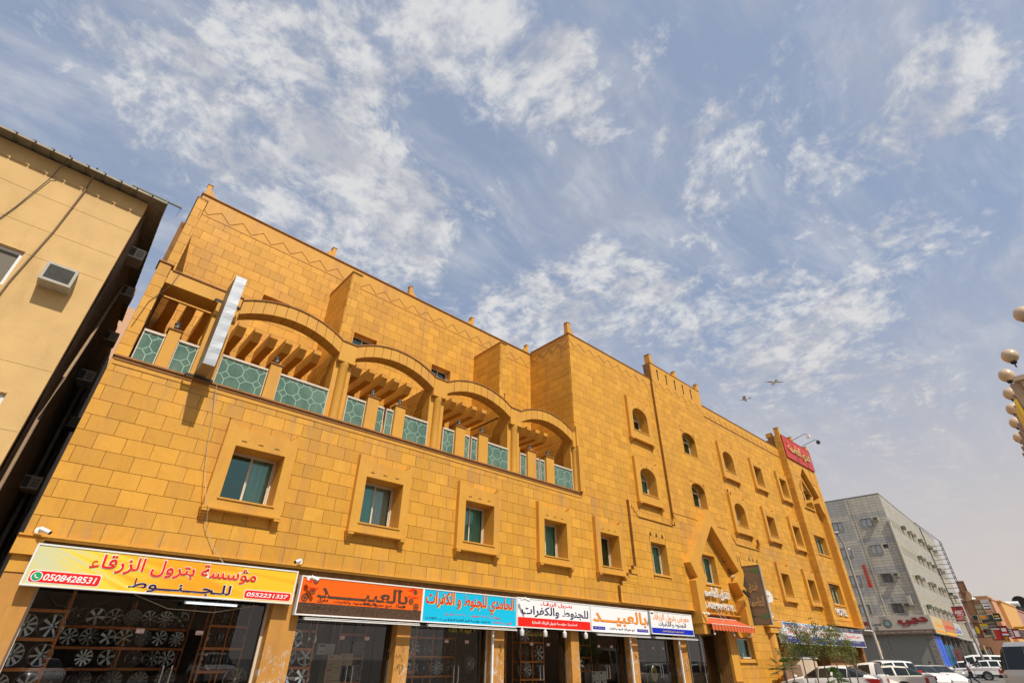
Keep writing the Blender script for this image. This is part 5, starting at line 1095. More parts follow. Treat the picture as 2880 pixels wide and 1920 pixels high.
for i, (x0, x1, m_, lb) in enumerate(((0.05, 6.4, mat('cream_yellow_sign', (.58, .45, .22), .5, grain=.1), 'cream yellow'), (6.45, 14.3, mat('faded_orange_sign', (.52, .22, .10), .5, grain=.15), 'faded orange'), (14.35, 19.6, mat('pale_sign', (.52, .52, .50), .5, grain=.1), 'pale white'))):
    t2 = empty('street_fascia_sign', tuple(Vector((72.5, 2.8, .4)) + Matrix.Rotation(R(3.5), 3, 'Z') @ Vector((x0, -.5, 0))), R(3.5), lb + ' fascia sign on the street side of the grey building', 'shop sign', 'fascia signs on the street side')
    m = MB(); m.box(0, x1 - x0, 0, .3, 4.2 - .4, 5.8 - .4); m.build('panel', m_, t2); text('lettering', ['لوحات', 'مطعم', 'محلات'][i], [ORL, RED, BLU][i], (.6, x1 - x0 - .8, 4.3, 5.0), -.004, t2, .04); m = MB(); m.box(.1, x1 - x0 - .1, -.006, -.002, 3.95, 4.12); m.build('stripe', [ORL, YEL, GN][i], t2)
m = MB(); m.box(.3, 36, .5, 1, .4, 4.2); m.box(.6, 1, .3, 9, .4, 4.2); gbb(m, 'shop_interior', DARK)
CL2 = mat('cladding_grey', (.22, .2, .17), .6, grain=.35, gs=4)
m = MB()
for a, b in ((-.1, .5), (4.0, 4.45), (6.9, 7.5)): m = MB(); m.box(-.05, .4, a, b, .4, 4.19); gbb(m, 'shop_pillar', CL2)
for x in (.51, 2.4, 4.5, 7.5, 10.5, 14, 18, 22, 26, 30): m = MB(); m.box(x, x + .22, -.05, .4, .4, 4.19); gbb(m, 'shop_pillar', CL2)
m = MB()
for a, b in ((.5, 4.0), (4.45, 6.9)): m.box(.1, .12, a, b, .4, 3.9)
gbb(m, 'shop_glass', mat('far_shop_dark', (.025, .024, .022), .5, spec=.25, grain=.5, gs=2))
BD = mat('blue_door', (.02, .11, .62), .45, grain=.05); BD2 = mat('blue_frame', (.02, .13, .25), .5, grain=.2)
for x0, x1, m_ in ((.65, 2.35, BD), (2.65, 4.45, BD), (4.8, 6.3, BD2), (6.6, 7.4, BD2), (8, 10, BD2)):
    m = MB(); m.box(x0, x1, -.1, .0, 1.35, 4.0 if m_ is BD else 3.3); gbb(m, 'blue_door', m_)
m = MB()
for k in range(5): m.box(-.2, 4.9 - k * .1, -1.9 + k * .3, -1.6 + k * .3, .4 + k * .19, .58 + k * .19)
m.box(-.2, 30, -.4, .0, .4, 1.34); gbb(m, 'steps', mat('pale_steps', (.42, .37, .30), .8, grain=.2))
m = MB()
for k in range(10): m.tube([(5.2 + k * .5, -.6, 1.3), (5.6 + k * .5, -.6, 2.9)], .03, 4)
m.tube([(5, -.6, 2.6), (10, -.6, 2.7)], .03, 4); tag(m.build('stacked_frames', mat('red_oxide', (.16, .04, .03), .7), None, loc=(0, 0, 0)), 'red oxide steel frames leaning by the blue doors', 'steel frames'); so2 = bpy.data.objects['stacked_frames']; so2.location = (72.5, 2.8, 0); so2.rotation_euler = (0, 0, R(3.5))
# emergency stair ladder and things hung on the side wall
def onG(x, y, z): v = Vector((72.5, 2.8, 0)) + Matrix.Rotation(R(3.5), 3, 'Z') @ Vector((x, y, z)); return (v.x, v.y, v.z)
t = empty('escape_ladder', onG(26.5, 0, .4), R(3.5), 'rusty steel escape ladder frame up the far street side of the grey building', 'ladder')
m = MB(); m.tube([(0, -1.6, 8), (0, -1.6, 16.2)], .04, 4); m.tube([(0, -.1, 8), (-3, -.1, 18)], .05, 4); m.tube([(0, -1.6, 16.2), (-6, -.1, 18.2)], .05, 4); m.tube([(-2, -1.6, 8.0), (-2, -1.6, 16)], .04, 4); m.build('upright', IRON, t)
for k in range(13): m = MB(); z = 8.3 + k * .62; m.tube([(0, -1.6, z), (0, -.05, z)], .032, 4); m.tube([(0, -1.6, z), (-2, -1.6, z + .1)], .025, 4); m.build('rung', IRON, t)
t = empty('banner_tube', onG(-.8, 3.75, 8.5), R(3.5), 'slanting faded red vertical sign on brackets on the grey wall', 'sign'); m = MB(); m.box(-.35, .0, -.16, .16, .6, 2.5); m.build('panel', mat('faded_red', (.40, .07, .04), .5, grain=.2), t); m = MB(); m.box(-.36, .0, -.17, .17, .15, .59); m.build('lower_panel', mat('bright_red', (.55, .03, .02), .5), t)
m = MB(); m.tube([(0, 0, 2.3), (.8, 0, 2.3)], .03, 4); m.tube([(0, 0, 1.0), (.8, 0, 1.0)], .03, 4); m.build('bracket', IRON, t)
t = empty('white_banner', onG(-.5, 3.2, 6.0), R(3.5), 'narrow torn white vertical sign under the red one on the grey wall', 'sign'); m = MB(); m.box(-.2, 0, -.03, .03, .0, 1.9); m.build('panel', mat('torn_banner', (.38, .34, .31), .7, grain=.4, gs=5), t); m = MB(); m.tube([(0, 0, 1.8), (.5, 0, 1.8)], .03, 4); m.build('bracket', IRON, t)
t = empty('metal_box', onG(-.4, .7, 6.5), R(3.5), 'grey metal box on a pole high on the grey side wall', 'box'); m = MB(); m.box(-.3, .2, -.15, .15, .3, 1.2); m.build('case', ACM, t); m = MB(); m.tube([(0, 0, 1.2), (.1, .5, 2.6)], .03, 4); m.build('arm', IRON, t)

# ================================================================= far street, seen end on
def at(az, el, Rr): a = R(az); return (Rr * math.cos(a), Rr * math.sin(a) - 12, 1.6 + el * Rr)
def block(name, lab, az0, az1, eltop, Rr, depth, m_, cat='building', wins=None, z0=.4):
    a, b = at(az1, eltop, Rr), at(az0, eltop, Rr); t = empty(name, (a[0], a[1], z0), 0, lab, cat); W_ = b[1] - a[1]; H_ = a[2] - z0
    m = MB(); m.box(0, depth, 0, W_, 0, H_); m.build('wall', m_, t); m = MB(); m.box(-.15, depth, -.1, W_, H_ + .001, H_ + .2); m.build('parapet', m_, t)
    if wins:
        for k in range(wins): y = W_ * (k + .5) / wins; m = MB(); m.box(-.05, -.001, y - .3, y + .3, H_ * .72, H_ * .72 + .7); m.box(-.07, -.051, y - .27, y + .27, H_ * .72 + .03, H_ * .72 + .67, 1); m.build('window', [WHITE, GF], t)
    return t, W_, H_
block('salmon_building', 'salmon and orange building with many signs beyond the grey one', 8.85, 6.95, .0730, 112, 14, mat('salmon', (.58, .30, .17), .8, grain=.08), wins=2)
block('orange_building', 'bright orange plastered house with a sloping side in the far street', 6.93, 6.45, .0700, 116, 14, mat('orange_plaster', (.66, .36, .12), .8, grain=.08))
t, W_, H_ = block('brick_fronted_building', 'house with a pale red screen brick front in the far street', 6.5, 5.85, .0600, 130, 14, mat('screen_brick', (.42, .22, .17), .8, grain=.25, gs=3)); m = MB()
for i in range(12): m.box(-.12, -.001, W_ * i / 12, W_ * i / 12 + .08, H_ * .5, H_ * .98)
m.box(-.3, -.13, -.3, 0.0, 0, H_ + .3); m.build('frame', mat('pale_frame', (.6, .52, .42), .7), t)
block('brown_building', 'brown building at the far end of the street with a satellite dish on top', 5.98, 3.2, .0630, 165, 20, mat('brown_render', (.36, .17, .09), .8, grain=.1), wins=5)
block('rooftop_hut', 'small beige rooftop structure with an antenna', 8.0, 7.1, .0765, 124, 4, mat('beige_hut', (.5, .37, .22), .8, grain=.2), 'roof hut', z0=9)
p = at(8.15, .077, 118); t = empty('white_dome', (p[0], p[1], p[2] - 1), 0, 'small white dome behind the round cup sign', 'dome'); m = MB(); m.lathe([(.9, 0), (.85, .45), (.6, .85), (.3, 1.02), (0, 1.08)], n=16); m.build('dome', WHITE, t, smooth=True)
p = at(5.35, .068, 162); t = empty('satellite_dish', p, 0, 'large dark satellite dish on the far brown roof', 'satellite dish'); m = MB(); m.lathe([(0, .3), (.8, .15), (1.3, -.1)], n=16, axis='x'); m.build('dish', IRON, t, smooth=True); m = MB(); m.tube([(.2, 0, 0), (.4, 0, -2)], .1, 5); m.build('mount', IRON, t)
for i, az in enumerate((6.6, 6.3, 5.75)): p = at(az, .0665, 135 + i * 12); t = empty('water_tank', p, 0, 'white water tank on the far roofs, %s from the left' % ORD[i], 'water tank', 'water tanks on the far roofs'); m = MB(); m.lathe([(0, -.9), (.5, -.85), (.55, 0), (.5, .85), (0, .9)], n=12, axis='y'); m.build('tank', WHITE, t, smooth=True); m = MB(); m.box(-.4, .4, -.7, .7, -.9, -.45); m.build('stand', IRON, t)
def fsign(az0, az1, e1, e0, Rr, m_, lab, tx=None, tm=None, name='street_sign', extra=None, sk=0.):
    a, b = at(az0, e0, Rr), at(az1, e1, Rr); W_ = a[1] - b[1]; H_ = b[2] - a[2]; t = empty(name, (a[0], a[1], a[2]), R(-90), lab, 'street sign', 'signs crowding the far street')
    m = MB(); m.box(0, W_, 0, .2, 0, H_); m.build('panel', m_, t); m = MB(); m.ring([(-.03, -.03), (-.03, H_ + .03), (W_ + .03, H_ + .03), (W_ + .03, -.03)], [(.02, .02), (.02, H_ - .02), (W_ - .02, H_ - .02), (W_ - .02, .02)], -.04, -.001); m.build('frame', IRON if m_ is not SW else WHITE, t)
    for k, (s_, x0, x1, z0, z1) in enumerate(tx or []): text('lettering', s_, (tm or SW) if not isinstance(tm, list) else tm[k], (x0 * W_, x1 * W_, z0 * H_, z1 * H_), -.006, t, .03)
    for x0, x1, z0, z1, mm in extra or []: m = MB(); m.box(x0 * W_, x1 * W_, -.008, -.002, z0 * H_, z1 * H_); m.build('print_patch', mm, t)
    return t
TB = mat('brown_sign', (.30, .145, .07), .6, grain=.08); BG = mat('beige_sign', (.42, .35, .22), .6, grain=.08); DK = mat('dark_sign', (.10, .065, .06), .6); MR = mat('maroon_sign', (.28, .09, .05), .5); LV = mat('lavender_sign', (.42, .36, .36), .6, grain=.3, gs=3); DGN = mat('dark_green_sign', (.03, .07, .02), .5); RS = mat('red_sign', (.50, .03, .03), .45)
fsign(8.61, 8.14, .0972, .0851, 100, TB, 'plain brown square sign high on the escape ladder')
t = fsign(9.58, 8.86, .0663, .0490, 88, RS, 'red ABC CARGO sign on a bracket pole', [('ABC', .08, .92, .46, .74), ('CARGO', .22, .80, .33, .42), ('Tel: 4019320', .3, .75, .20, .26), ('www.abccargo.com', .2, .85, .08, .13)]); m = MB(); m.lathe([(0, -.008), (.16, -.008), (.16, -.002)], (.62, 0, 1.32), 14, axis='y'); m.build('emblem', DK, t)
fsign(8.62, 8.05, .0730, .0560, 107, TB, 'large brown shield panel on the salmon building'); fsign(8.12, 7.6, .0690, .0497, 106, BG, 'beige sign with large Arabic letters, rooms for rent', [('شقق وغرف', .08, .92, .55, .78), ('للإيجار', .15, .9, .3, .5)], DK, extra=[(.05, .95, .1, .22, ORL)])
fsign(8.02, 7.25, .0494, .0400, 105.5, DK, 'dark sign with pale numbers under the beige one', [('٠٥٣٥٤٠٧٧٢', .1, .9, .55, .8), ('٠٥٣٥٧٢١٥٥', .15, .9, .15, .4)], BG)
fsign(7.60, 7.15, .0730, .0605, 110, SW, 'white and maroon sign at the top of the salmon building', [('POLEX', .1, .9, .62, .78)], MR, extra=[(.0, 1, .0, .2, MR), (.1, .9, .35, .45, DK)])
fsign(7.22, 6.84, .0566, .0476, 111, DGN, 'dark green sign with yellow print on the orange house', extra=[(.1, .8, .6, .75, YEL), (.1, .9, .3, .42, SW)])
fsign(9.15, 8.65, .0466, .0290, 96, LV, 'lavender and white sign below the ABC sign', extra=[(.2, .5, .3, .9, BG), (.55, .9, .2, .6, SW)])
t = fsign(8.80, 8.32, .0463, .0292, 97, MR, 'maroon sign with a yellow oval cup emblem'); m = MB(); q = [(.41 + .25 * math.cos(a * .4), .85 + .42 * math.sin(a * .4)) for a in range(16)]; m.prism(q, -.006, -.002); m.build('yellow_oval', YEL, t)
fsign(8.38, 7.75, .0460, .0290, 99, BG, 'grey and yellow photo sign in the far street', extra=[(.1, .9, .8, .95, YEL), (.3, .9, .2, .6, DK), (.1, .5, .35, .5, RS)])
fsign(7.85, 7.2, .0400, .0260, 102, RS, 'red sign with a white top in the far street', extra=[(.0, 1, .85, 1, SW), (.1, .35, .1, .8, BG)]); fsign(7.15, 6.92, .0300, .0235, 101, YEL, 'small yellow sign between the red ones', [('DIM', .1, .9, .3, .7)], RS)
fsign(7.25, 6.75, .0420, .0295, 108, RS, 'red and white poster sign under the green one', extra=[(.25, .8, .5, .8, SW), (.1, .9, .15, .3, SW)]); fsign(6.95, 6.6, .0405, .0290, 109, SW, 'white sign with black lines in the far street', extra=[(.1, .9, .15 + k * .2, .22 + k * .2, DK) for k in range(4)])
fsign(6.75, 6.15, .0385, .0275, 112, RS, 'wide red and white sign under the brick fronted house', extra=[(.45, .95, .2, .8, SW)]); fsign(6.12, 5.9, .0370, .0265, 114, LV, 'grey list sign at the far right', extra=[(.1, .9, .2 + k * .2, .27 + k * .2, DK) for k in range(3)])
fsign(5.88, 5.3, .0360, .0262, 116, mat('orange_far', (.55, .2, .08), .5), 'orange and green sign at the far right edge', extra=[(.5, 1, .4, 1, GN)]); fsign(6.9, 5.2, .0405, .0385, 117, YEL, 'yellow strip awning over the far signs', name='strip_awning')
p = at(8.4, .0797, 101); t = empty('round_sign', p, R(-90), 'round cream sign with a brown cup on a bracket', 'street sign'); m = MB(); m.lathe([(0, -.1), (.72, -.1), (.72, .1), (0, .1)], n=20, axis='y'); m.build('disc', mat('cream_disc', (.52, .34, .2), .5), t); m = MB(); m.prism([(-.25, .4), (.25, .4), (.15, 0), (.04, -.1), (.04, -.35), (.2, -.42), (-.2, -.42), (-.04, -.35), (-.04, -.1), (-.15, 0)], -.12, -.101); m.build('cup', MR, t)
m = MB()
for i in range(24):
    az = 8.9 - i * .13; a = at(az, 0, 108 + i); m.box(a[0], a[0] + 1, a[1] - .3, a[1] + .22, .4, random.uniform(3.2, 4.4), i % 4)
tag(m.build('far_shop_front', [DARK, mat('far_tan', (.40, .26, .14), .8), mat('far_teal', (.03, .17, .2), .7), mat('far_brown', (.2, .09, .05), .8)], None), 'row of small dark and tan shopfronts under the far signs', 'shopfront')

# ================================================================= building on the right with globe lamps
CLD = mat('stone_cladding_pale', (.48, .36, .25), .6, grain=.12, gs=1.5)
rb = empty('cladded_building', (15, -13.55, .4), R(4.8), 'pale stone clad building with globe lamps along its parapet at the right edge', 'building')
m = MB(); m.box(7.2, 17.3, -6, .44, 0, 9.05); m.build('wall', CLD, rb); m = MB(); m.box(7.1, 17.4, -6, .56, 9.051, 9.2); m.build('parapet', CLD, rb)
for k in range(9): m = MB(); m.prism([(.45, 3), (.55, 5.8), (.70, 9.05), (.45, 9.05)], 7.3 + k * 1.1, 7.5 + k * 1.1, axis='x'); m.build('fin', CLD, rb)
m = MB(); m.box(6.6, 8.2, .8, .86, 7.4, 8.3); m.build('yellow_panel', YEL, rb)
GLB = mat('opal_globe', (.60, .45, .29), .3)
for i, (x, y) in enumerate(((18.5, -13.25), (21.2, -12.6), (22.8, -12.3), (24.7, -12.16), (26.5, -12.0), (28.3, -11.86), (30.5, -11.7))):
    t = empty('globe_lamp', (x, y, 9.15), 0, 'opal globe lamp, %s from the top in the row along the parapet' % ORD[i], 'globe lamp', 'globe lamps along the parapet')
    m = MB(); m.lathe([(0, 1.06), (.09, 1.045), (.17, .98), (.21, .88), (.22, .82), (.2, .73), (.13, .64), (.07, .62)], n=18); m.build('globe', GLB, t, smooth=True); m = MB(); m.lathe([(.08, .56), (.09, .62), (.02, .62)], n=10); m.tube([(0, 0, .56), (.0, -.0, .42)], .025, 6); m.build('arm', IRON, t)

# ================================================================= ground
ASP = mat('asphalt', (.16, .145, .125), .9, grain=.14, gs=.7, bump=.4, bs=20, dirt=.25); PAV = mat('pavement', (.33, .27, .20), .85, grain=.12, gs=2, dirt=.2)
m = MB(); m.face([(-400, -400, .4), (900, -400, .4), (900, 500, .4), (-400, 500, .4)]); tag(m.build('ground', ASP, None), kind='structure')
m = MB(); m.box(-20, 41.5, -1.6, 3, .404, .49); tag(m.build('pavement', PAV, None), kind='structure')
m = MB(); m.box(-20, 41.5, -1.72, -1.601, .404, .50); tag(m.build('kerb', mat('kerb_stone', (.4, .38, .34), .8, grain=.1), None), kind='structure')
ob = empty('opposite_building', (0, -27, .4), 0, 'low beige building on the far side of the street behind the viewer', 'building')
m = MB(); m.box(-30, 12, -6, 0, 0, 8); m.build('wall', mat('opposite_render', (.38, .27, .17), .85, grain=.15), ob); m = MB()
for k in range(9): m.box(-28 + k * 4.4, -25 + k * 4.4, .001, .05, .3, 2.6)
m.build('shutter', IRON, ob)
# ================================================================= vehicles (real size, set down at 3/4)
WP = mat('car_paint_white', (.80, .79, .76), .25, spec=.6, coat=.5); WP2 = mat('car_paint_cream', (.72, .69, .60), .28, spec=.6, coat=.5); WP3 = mat('car_paint_plain', (.78, .77, .73), .3, spec=.6, coat=.4); TL = mat('tail_lamp', (.45, .01, .01), .2, spec=.7); HL = mat('head_lamp', (.55, .58, .6), .1, .4); TRIMB = mat('black_trim', (.02, .02, .02), .5)
CARS = {
 'sedan': dict(st=[(2.32, .38, .55, .58, .50, .62, .45, 0), (2.2, .24, .66, .72, .78, .82, .62, 0), (1.65, .2, .80, .88, .88, .89, .74, 0), (1.05, .2, .90, 1.0, .9, .9, .74, 0), (.95, .2, .90, 1.03, .9, .9, .72, 2), (.25, .2, .93, 1.42, .9, .9, .56, 1), (-.32, .2, .95, 1.465, .9, .9, .56, 0), (-.40, .2, .95, 1.465, .9, .9, .56, 1), (-1.05, .2, .97, 1.42, .9, .9, .56, 2), (-1.75, .2, 1.0, 1.11, .89, .88, .64, 0), (-2.15, .22, .98, 1.08, .87, .86, .66, 0), (-2.34, .36, .88, .98, .78, .8, .6, 0)], wb=(1.4, -1.38), r=.32, tail=.86),
 'suv': dict(st=[(2.4, .42, .7, .78, .6, .72, .55, 0), (2.28, .34, .88, .96, .86, .88, .68, 0), (1.7, .3, 1.02, 1.1, .93, .93, .76, 0), (1.15, .3, 1.08, 1.18, .94, .94, .76, 2), (.5, .3, 1.12, 1.76, .94, .94, .66, 1), (-.3, .3, 1.14, 1.84, .94, .94, .66, 0), (-.4, .3, 1.14, 1.84, .94, .94, .66, 1), (-1.3, .3, 1.16, 1.84, .94, .94, .66, 0), (-1.42, .3, 1.16, 1.83, .94, .94, .66, 1), (-2.05, .3, 1.18, 1.78, .93, .93, .66, 2), (-2.32, .36, 1.14, 1.22, .9, .9, .76, 0), (-2.42, .45, .95, 1.05, .82, .84, .7, 0)], wb=(1.45, -1.42), r=.38, tail=1.15),
 'pickup': dict(st=[(2.6, .42, .7, .78, .6, .72, .55, 0), (2.45, .34, .88, .96, .84, .87, .68, 0), (1.9, .3, 1.0, 1.1, .9, .91, .76, 0), (1.35, .3, 1.06, 1.18, .92, .92, .76, 2), (.75, .3, 1.1, 1.70, .92, .92, .62, 1), (.1, .3, 1.12, 1.76, .92, .92, .64, 0), (-.15, .3, 1.12, 1.72, .92, .92, .64, 2), (-.22, .3, 1.12, 1.16, .92, .92, .7, 0)], wb=(1.65, -1.45), r=.38, tail=.95, bed=True),
 'van': dict(st=[(2.5, .4, .95, 1.1, .65, .75, .6, 0), (2.42, .3, 1.15, 1.3, .88, .9, .75, 2), (1.75, .28, 1.25, 2.1, .93, .93, .74, 1), (.9, .28, 1.27, 2.28, .93, .93, .76, 0), (.75, .28, 1.27, 2.28, .93, .93, .76, 1), (-.7, .28, 1.27, 2.28, .93, .93, .76, 0), (-.85, .28, 1.27, 2.28, .93, .93, .76, 1), (-2.2, .28, 1.27, 2.25, .93, .93, .76, 2), (-2.45, .4, 1.2, 1.35, .9, .9, .78, 0)], wb=(1.6, -1.4), r=.34, tail=1.1)}
CM = {}
def car_meshes(kind, pm):
    if (kind, pm) in CM: return CM[(kind, pm)]
    S = CARS[kind]; st = S['st']; V = []; body_ = MB(); gl = MB()
    for x, zl, zb, zt, wl, wb_, wt, fl in st:
        zm = (zl + zb) * .55; h = [(0, zl), (wl * .92, zl), (wl, zl + .1), (wb_ * 1.0, zm), (wb_ * .985, zb), (lerp(wb_, wt, .88), lerp(zb, zt, .82)), (wt * .86, zt - .012), (0, zt)]
        V.append([(x, -a, b) for a, b in h] + [(x, a, b) for a, b in reversed(h[1:-1])])
    n = len(V[0]); body_.v = [p for r_ in V for p in r_]
    for i in range(len(V) - 1):
        fl = st[i][7]
        for k in range(n):
            k2 = (k + 1) % n; f = (i * n + k, i * n + k2, (i + 1) * n + k2, (i + 1) * n + k); side = k in (4, n - 5 - 0) or k == 9 ; kk = k if k < 7 else None
            body_.f.append(f); body_.m.append(0); body_.t.append(None)
            P = [Vector(body_.v[q]) for q in f]; cen = sum(P, Vector()) / 4
            isside = (k == 4 or k == 9); istop = k in (5, 6, 7, 8)
            if (fl == 1 and isside) or (fl == 2 and (istop or isside)):
                nn = (P[2] - P[0]).cross(P[3] - P[1]).normalized()
                if nn.dot(cen - Vector((cen.x, 0, .8))) < 0: nn = -nn
                c2 = [cen + (p - cen) * (.965 if isside else .95) + nn * .006 for p in P]
                if fl == 2 and istop: c2 = [p + nn * .008 + (cen - p) * .0 for p in [cen + (q - cen) * Vector((.94, 1, .94)) for q in P]] if False else [cen + (q - cen) * .985 + nn * .008 for q in P]
                gl.face(c2)
    body_.f += [tuple(range(n)), tuple(reversed([(len(V) - 1) * n + k for k in range(n)]))]; body_.m += [0, 0]; body_.t += [None, None]
    out = []
    if S.get('bed'):
        body_.box(-2.62, -.25, -.9, -.84, .55, 1.06); body_.box(-2.62, -.25, .84, .9, .55, 1.06); body_.box(-2.66, -2.6, -.9, .9, .55, 1.06); body_.box(-2.6, -.25, -.84, .84, .55, .66)
    bo = body_.build('body', pm, None, smooth=True); out.append(('body', bo)); out.append(('window_glass', gl.build('window_glass', CARG, None)))
    r = S['r']; a = MB(); wy = max(s_[4] for s_ in st)
    for x in S['wb']:
        for sg in (-1, 1): a.lathe([(0, sg * (wy + .004)), (r + .07, sg * (wy + .004)), (r + .07, sg * (wy - .2)), (0, sg * (wy - .2))], (x, 0, r + .03), 20, axis='y')
    a.box(S['wb'][1] - .4, S['wb'][0] + .4, -wy * .9, wy * .9, .16, .3); out.append(('wheel_arch', a.build('wheel_arch', TRIMB, None)))
    for x in S['wb']:
        for sg in (-1, 1):
            t_ = MB(); t_.lathe([(r * .62, 0), (r * .95, -.01), (r, .03), (r, .19), (r * .95, .2)], (x, wy + .02 if sg > 0 else -wy - .02, r), 20, axis='y')
            if sg > 0: t_.v = [(p[0], 2 * (wy + .02) - p[1], p[2]) for p in t_.v]
            out.append(('wheel', t_.build('wheel', RUB, None, smooth=True))); t_ = MB(); yy = sg * (wy + .024); t_.lathe([(0, yy), (r * .18, yy), (r * .2, yy - sg * .02), (r * .55, yy - sg * .02), (r * .66, yy + sg * .004)], (x, 0, r), 16, axis='y'); out.append(('wheel_rim', t_.build('wheel_rim', ALU, None, smooth=True)))
    xt = st[-1][0]; xn = st[0][0]; tz = S['tail']; wt_ = st[-2][5]
    for sg in (-1, 1):
        t_ = MB(); x0 = -2.63 if S.get('bed') else st[-2][0]
        if S.get('bed'): t_.box(x0 - .045, x0 + .12, sg * .905 - .02, sg * .905 + .02, tz - .3, tz + .1)
        else: t_.prism([(xt - .03, tz - .08), (xt + .0, tz + .1), (x0 + .35, tz + .08), (x0 + .12, tz - .12)], sg * (wt_ + .01) - .015, sg * (wt_ + .01) + .015); t_.box(xt - .03, xt + .02, min(sg * .58, sg * (wt_ - .04)), max(sg * .58, sg * (wt_ - .04)), tz - .03, tz + .07)
        out.append(('tail_light', t_.build('tail_light', TL, None))); t_ = MB(); z_ = st[1][2]; t_.prism([(xn - .02, z_ - .12), (xn + .01, z_ - .02), (xn - .45, z_ + .1), (xn - .35, z_ - .04)], sg * .80 - .03, sg * .80 + .04); out.append(('headlight', t_.build('headlight', HL, None)))
        t_ = MB(); xm = st[4][0] + (.35 if kind != 'van' else .3); zb_ = st[4][2]; t_.lathe([(0, 0), (.08, .02), (.09, .12), (.05, .2), (0, .21)], (0, 0, 0), 10); t_.v = [(xm + p[0] * .7, sg * (wy + .0 + p[2]), zb_ + .04 + p[1] * .7 + .05) for p in t_.v]; out.append(('mirror', t_.build('mirror', pm, None, smooth=True)))
        t_ = MB(); t_.box(-.25, -.08, sg * (wy + .004) - .008, sg * (wy + .004) + .008, st[4][2] - .13, st[4][2] - .10); t_.box(.4, .41, sg * (wy + .001) - .004, sg * (wy + .001) + .004, .35, st[4][2]); t_.box(-.45, -.44, sg * (wy + .001) - .004, sg * (wy + .001) + .004, .35, st[4][2]); out.append(('door_handle', t_.build('door_handle', TRIMB, None)))
    t_ = MB(); xb = -2.68 if S.get('bed') else xt - .02; t_.box(xb - .01, xb + .0, -.26, .26, tz - .28, tz - .15); out.append(('number_plate', t_.build('number_plate', SW, None)))
    if kind == 'suv': t_ = MB(); [t_.tube([(.4, s_ * .62, 1.87), (-1.9, s_ * .62, 1.86)], .02, 5) for s_ in (-1, 1)]; out.append(('roof_rail', t_.build('roof_rail', TRIMB, None)))
    if kind == 'pickup' and pm is WP:
        t_ = MB(); [t_.box(-.30, -.27, y_ - .02, y_ + .02, 1.1, 1.68) for y_ in (-.7, -.35, 0, .35, .7)]; t_.box(-.30, -.27, -.75, .75, 1.62, 1.68); t_.box(-.30, -.27, -.75, .75, 1.1, 1.14); out.append(('cab_guard', t_.build('cab_guard', WHITE, None)))
        t_ = MB(); [t_.tube([(-.3, s_ * .89, 1.10), (-2.6, s_ * .89, 1.10)], .025, 5) for s_ in (-1, 1)]; out.append(('bed_rail', t_.build('bed_rail', STEEL, None)))
        t_ = MB(); [t_.prism([(1.9, .86), (.2, .93), (-2.4, .98), (-2.4, 1.0), (.2, .98), (1.9, .9)], s_ * .925 - .004, s_ * .925 + .004) for s_ in (-1, 1)]; out.append(('side_stripe', t_.build('side_stripe', MR, None)))
    r_ = [(n_, o.data) for n_, o in out]
    for n_, o in out: bpy.data.objects.remove(o)
    CM[(kind, pm)] = r_; return r_
def car(kind, x, y, hd, lab, name='parked_car', pm=WP, grp='cars parked along the street', s=.75, cat='car'):
    t = empty(name, (x, y, .4), R(hd), lab, cat, grp, s)
    for n_, me in car_meshes(kind, pm): o = bpy.data.objects.new(n_, me); sc.collection.objects.link(o); o.parent = t
    return t
car('sedan', 24.3, -3.35, 92, 'white sedan parked nose in behind the slim trees', )
car('sedan', 27.6, -3.1, -118, 'white sedan turned the other way behind the first one', pm=WP2)
car('pickup', 28.0, -3.9, 92, 'white pickup with an open bed between the sedans', 'parked_pickup', pm=WP3, cat='pickup', s=.69)
car('sedan', 31.0, -3.35, 118, 'cream sedan with red tail lamps nearest the road', pm=WP2)
car('suv', 34.6, -2.3, 150, 'tall white estate car with roof rails behind the cream sedan', 'parked_suv', cat='suv', s=.71)
car('sedan', 37.2, -3.4, -150, 'white sedan with its headlamps towards the road', pm=WP); car('sedan', 39.6, -3.6, -148, 'white sedan half hidden at the end of the parked row', pm=WP)
car('pickup', 64, -.6, 104, 'white pickup with a dark red side stripe standing across the street', 'striped_pickup', cat='pickup', s=.78)
car('suv', 76, .1, 110, 'white off-road car behind the striped pickup', 'parked_suv', cat='suv', s=.82)
car('van', 83, 1.2, 108, 'white van with a raised roof behind the off-road car', 'parked_van', cat='van', s=.88)
car('van', 26.4, -9.25, 178, 'pale minibus cut off by the right edge', 'minibus', pm=WP2, cat='minibus', grp='cars on the road', s=.8)
for i, x in enumerate((-3, 2.5, 9)): car(('suv', 'sedan', 'suv')[i], x, -19, 90, 'white car parked on the opposite side behind the viewer, %s' % ORD[i], grp='cars behind the viewer')
t = empty('canvas_load', (27.6, -1.1, .4), 0, 'beige canvas-covered load behind the slim trees', 'covered load'); m = MB(); m.prism([(-.9, 0), (-.95, 1.1), (-.8, 1.28), (.2, 1.32), (.95, 1.22), (1.0, 0)], -.35, .35); m.build('cover', mat('canvas', (.55, .42, .31), .85, grain=.12, gs=2, bump=.6, bs=5), t); m = MB(); m.box(-1, 1.05, -.38, .38, 1.325, 1.36); m.build('top_board', WHITE, t)

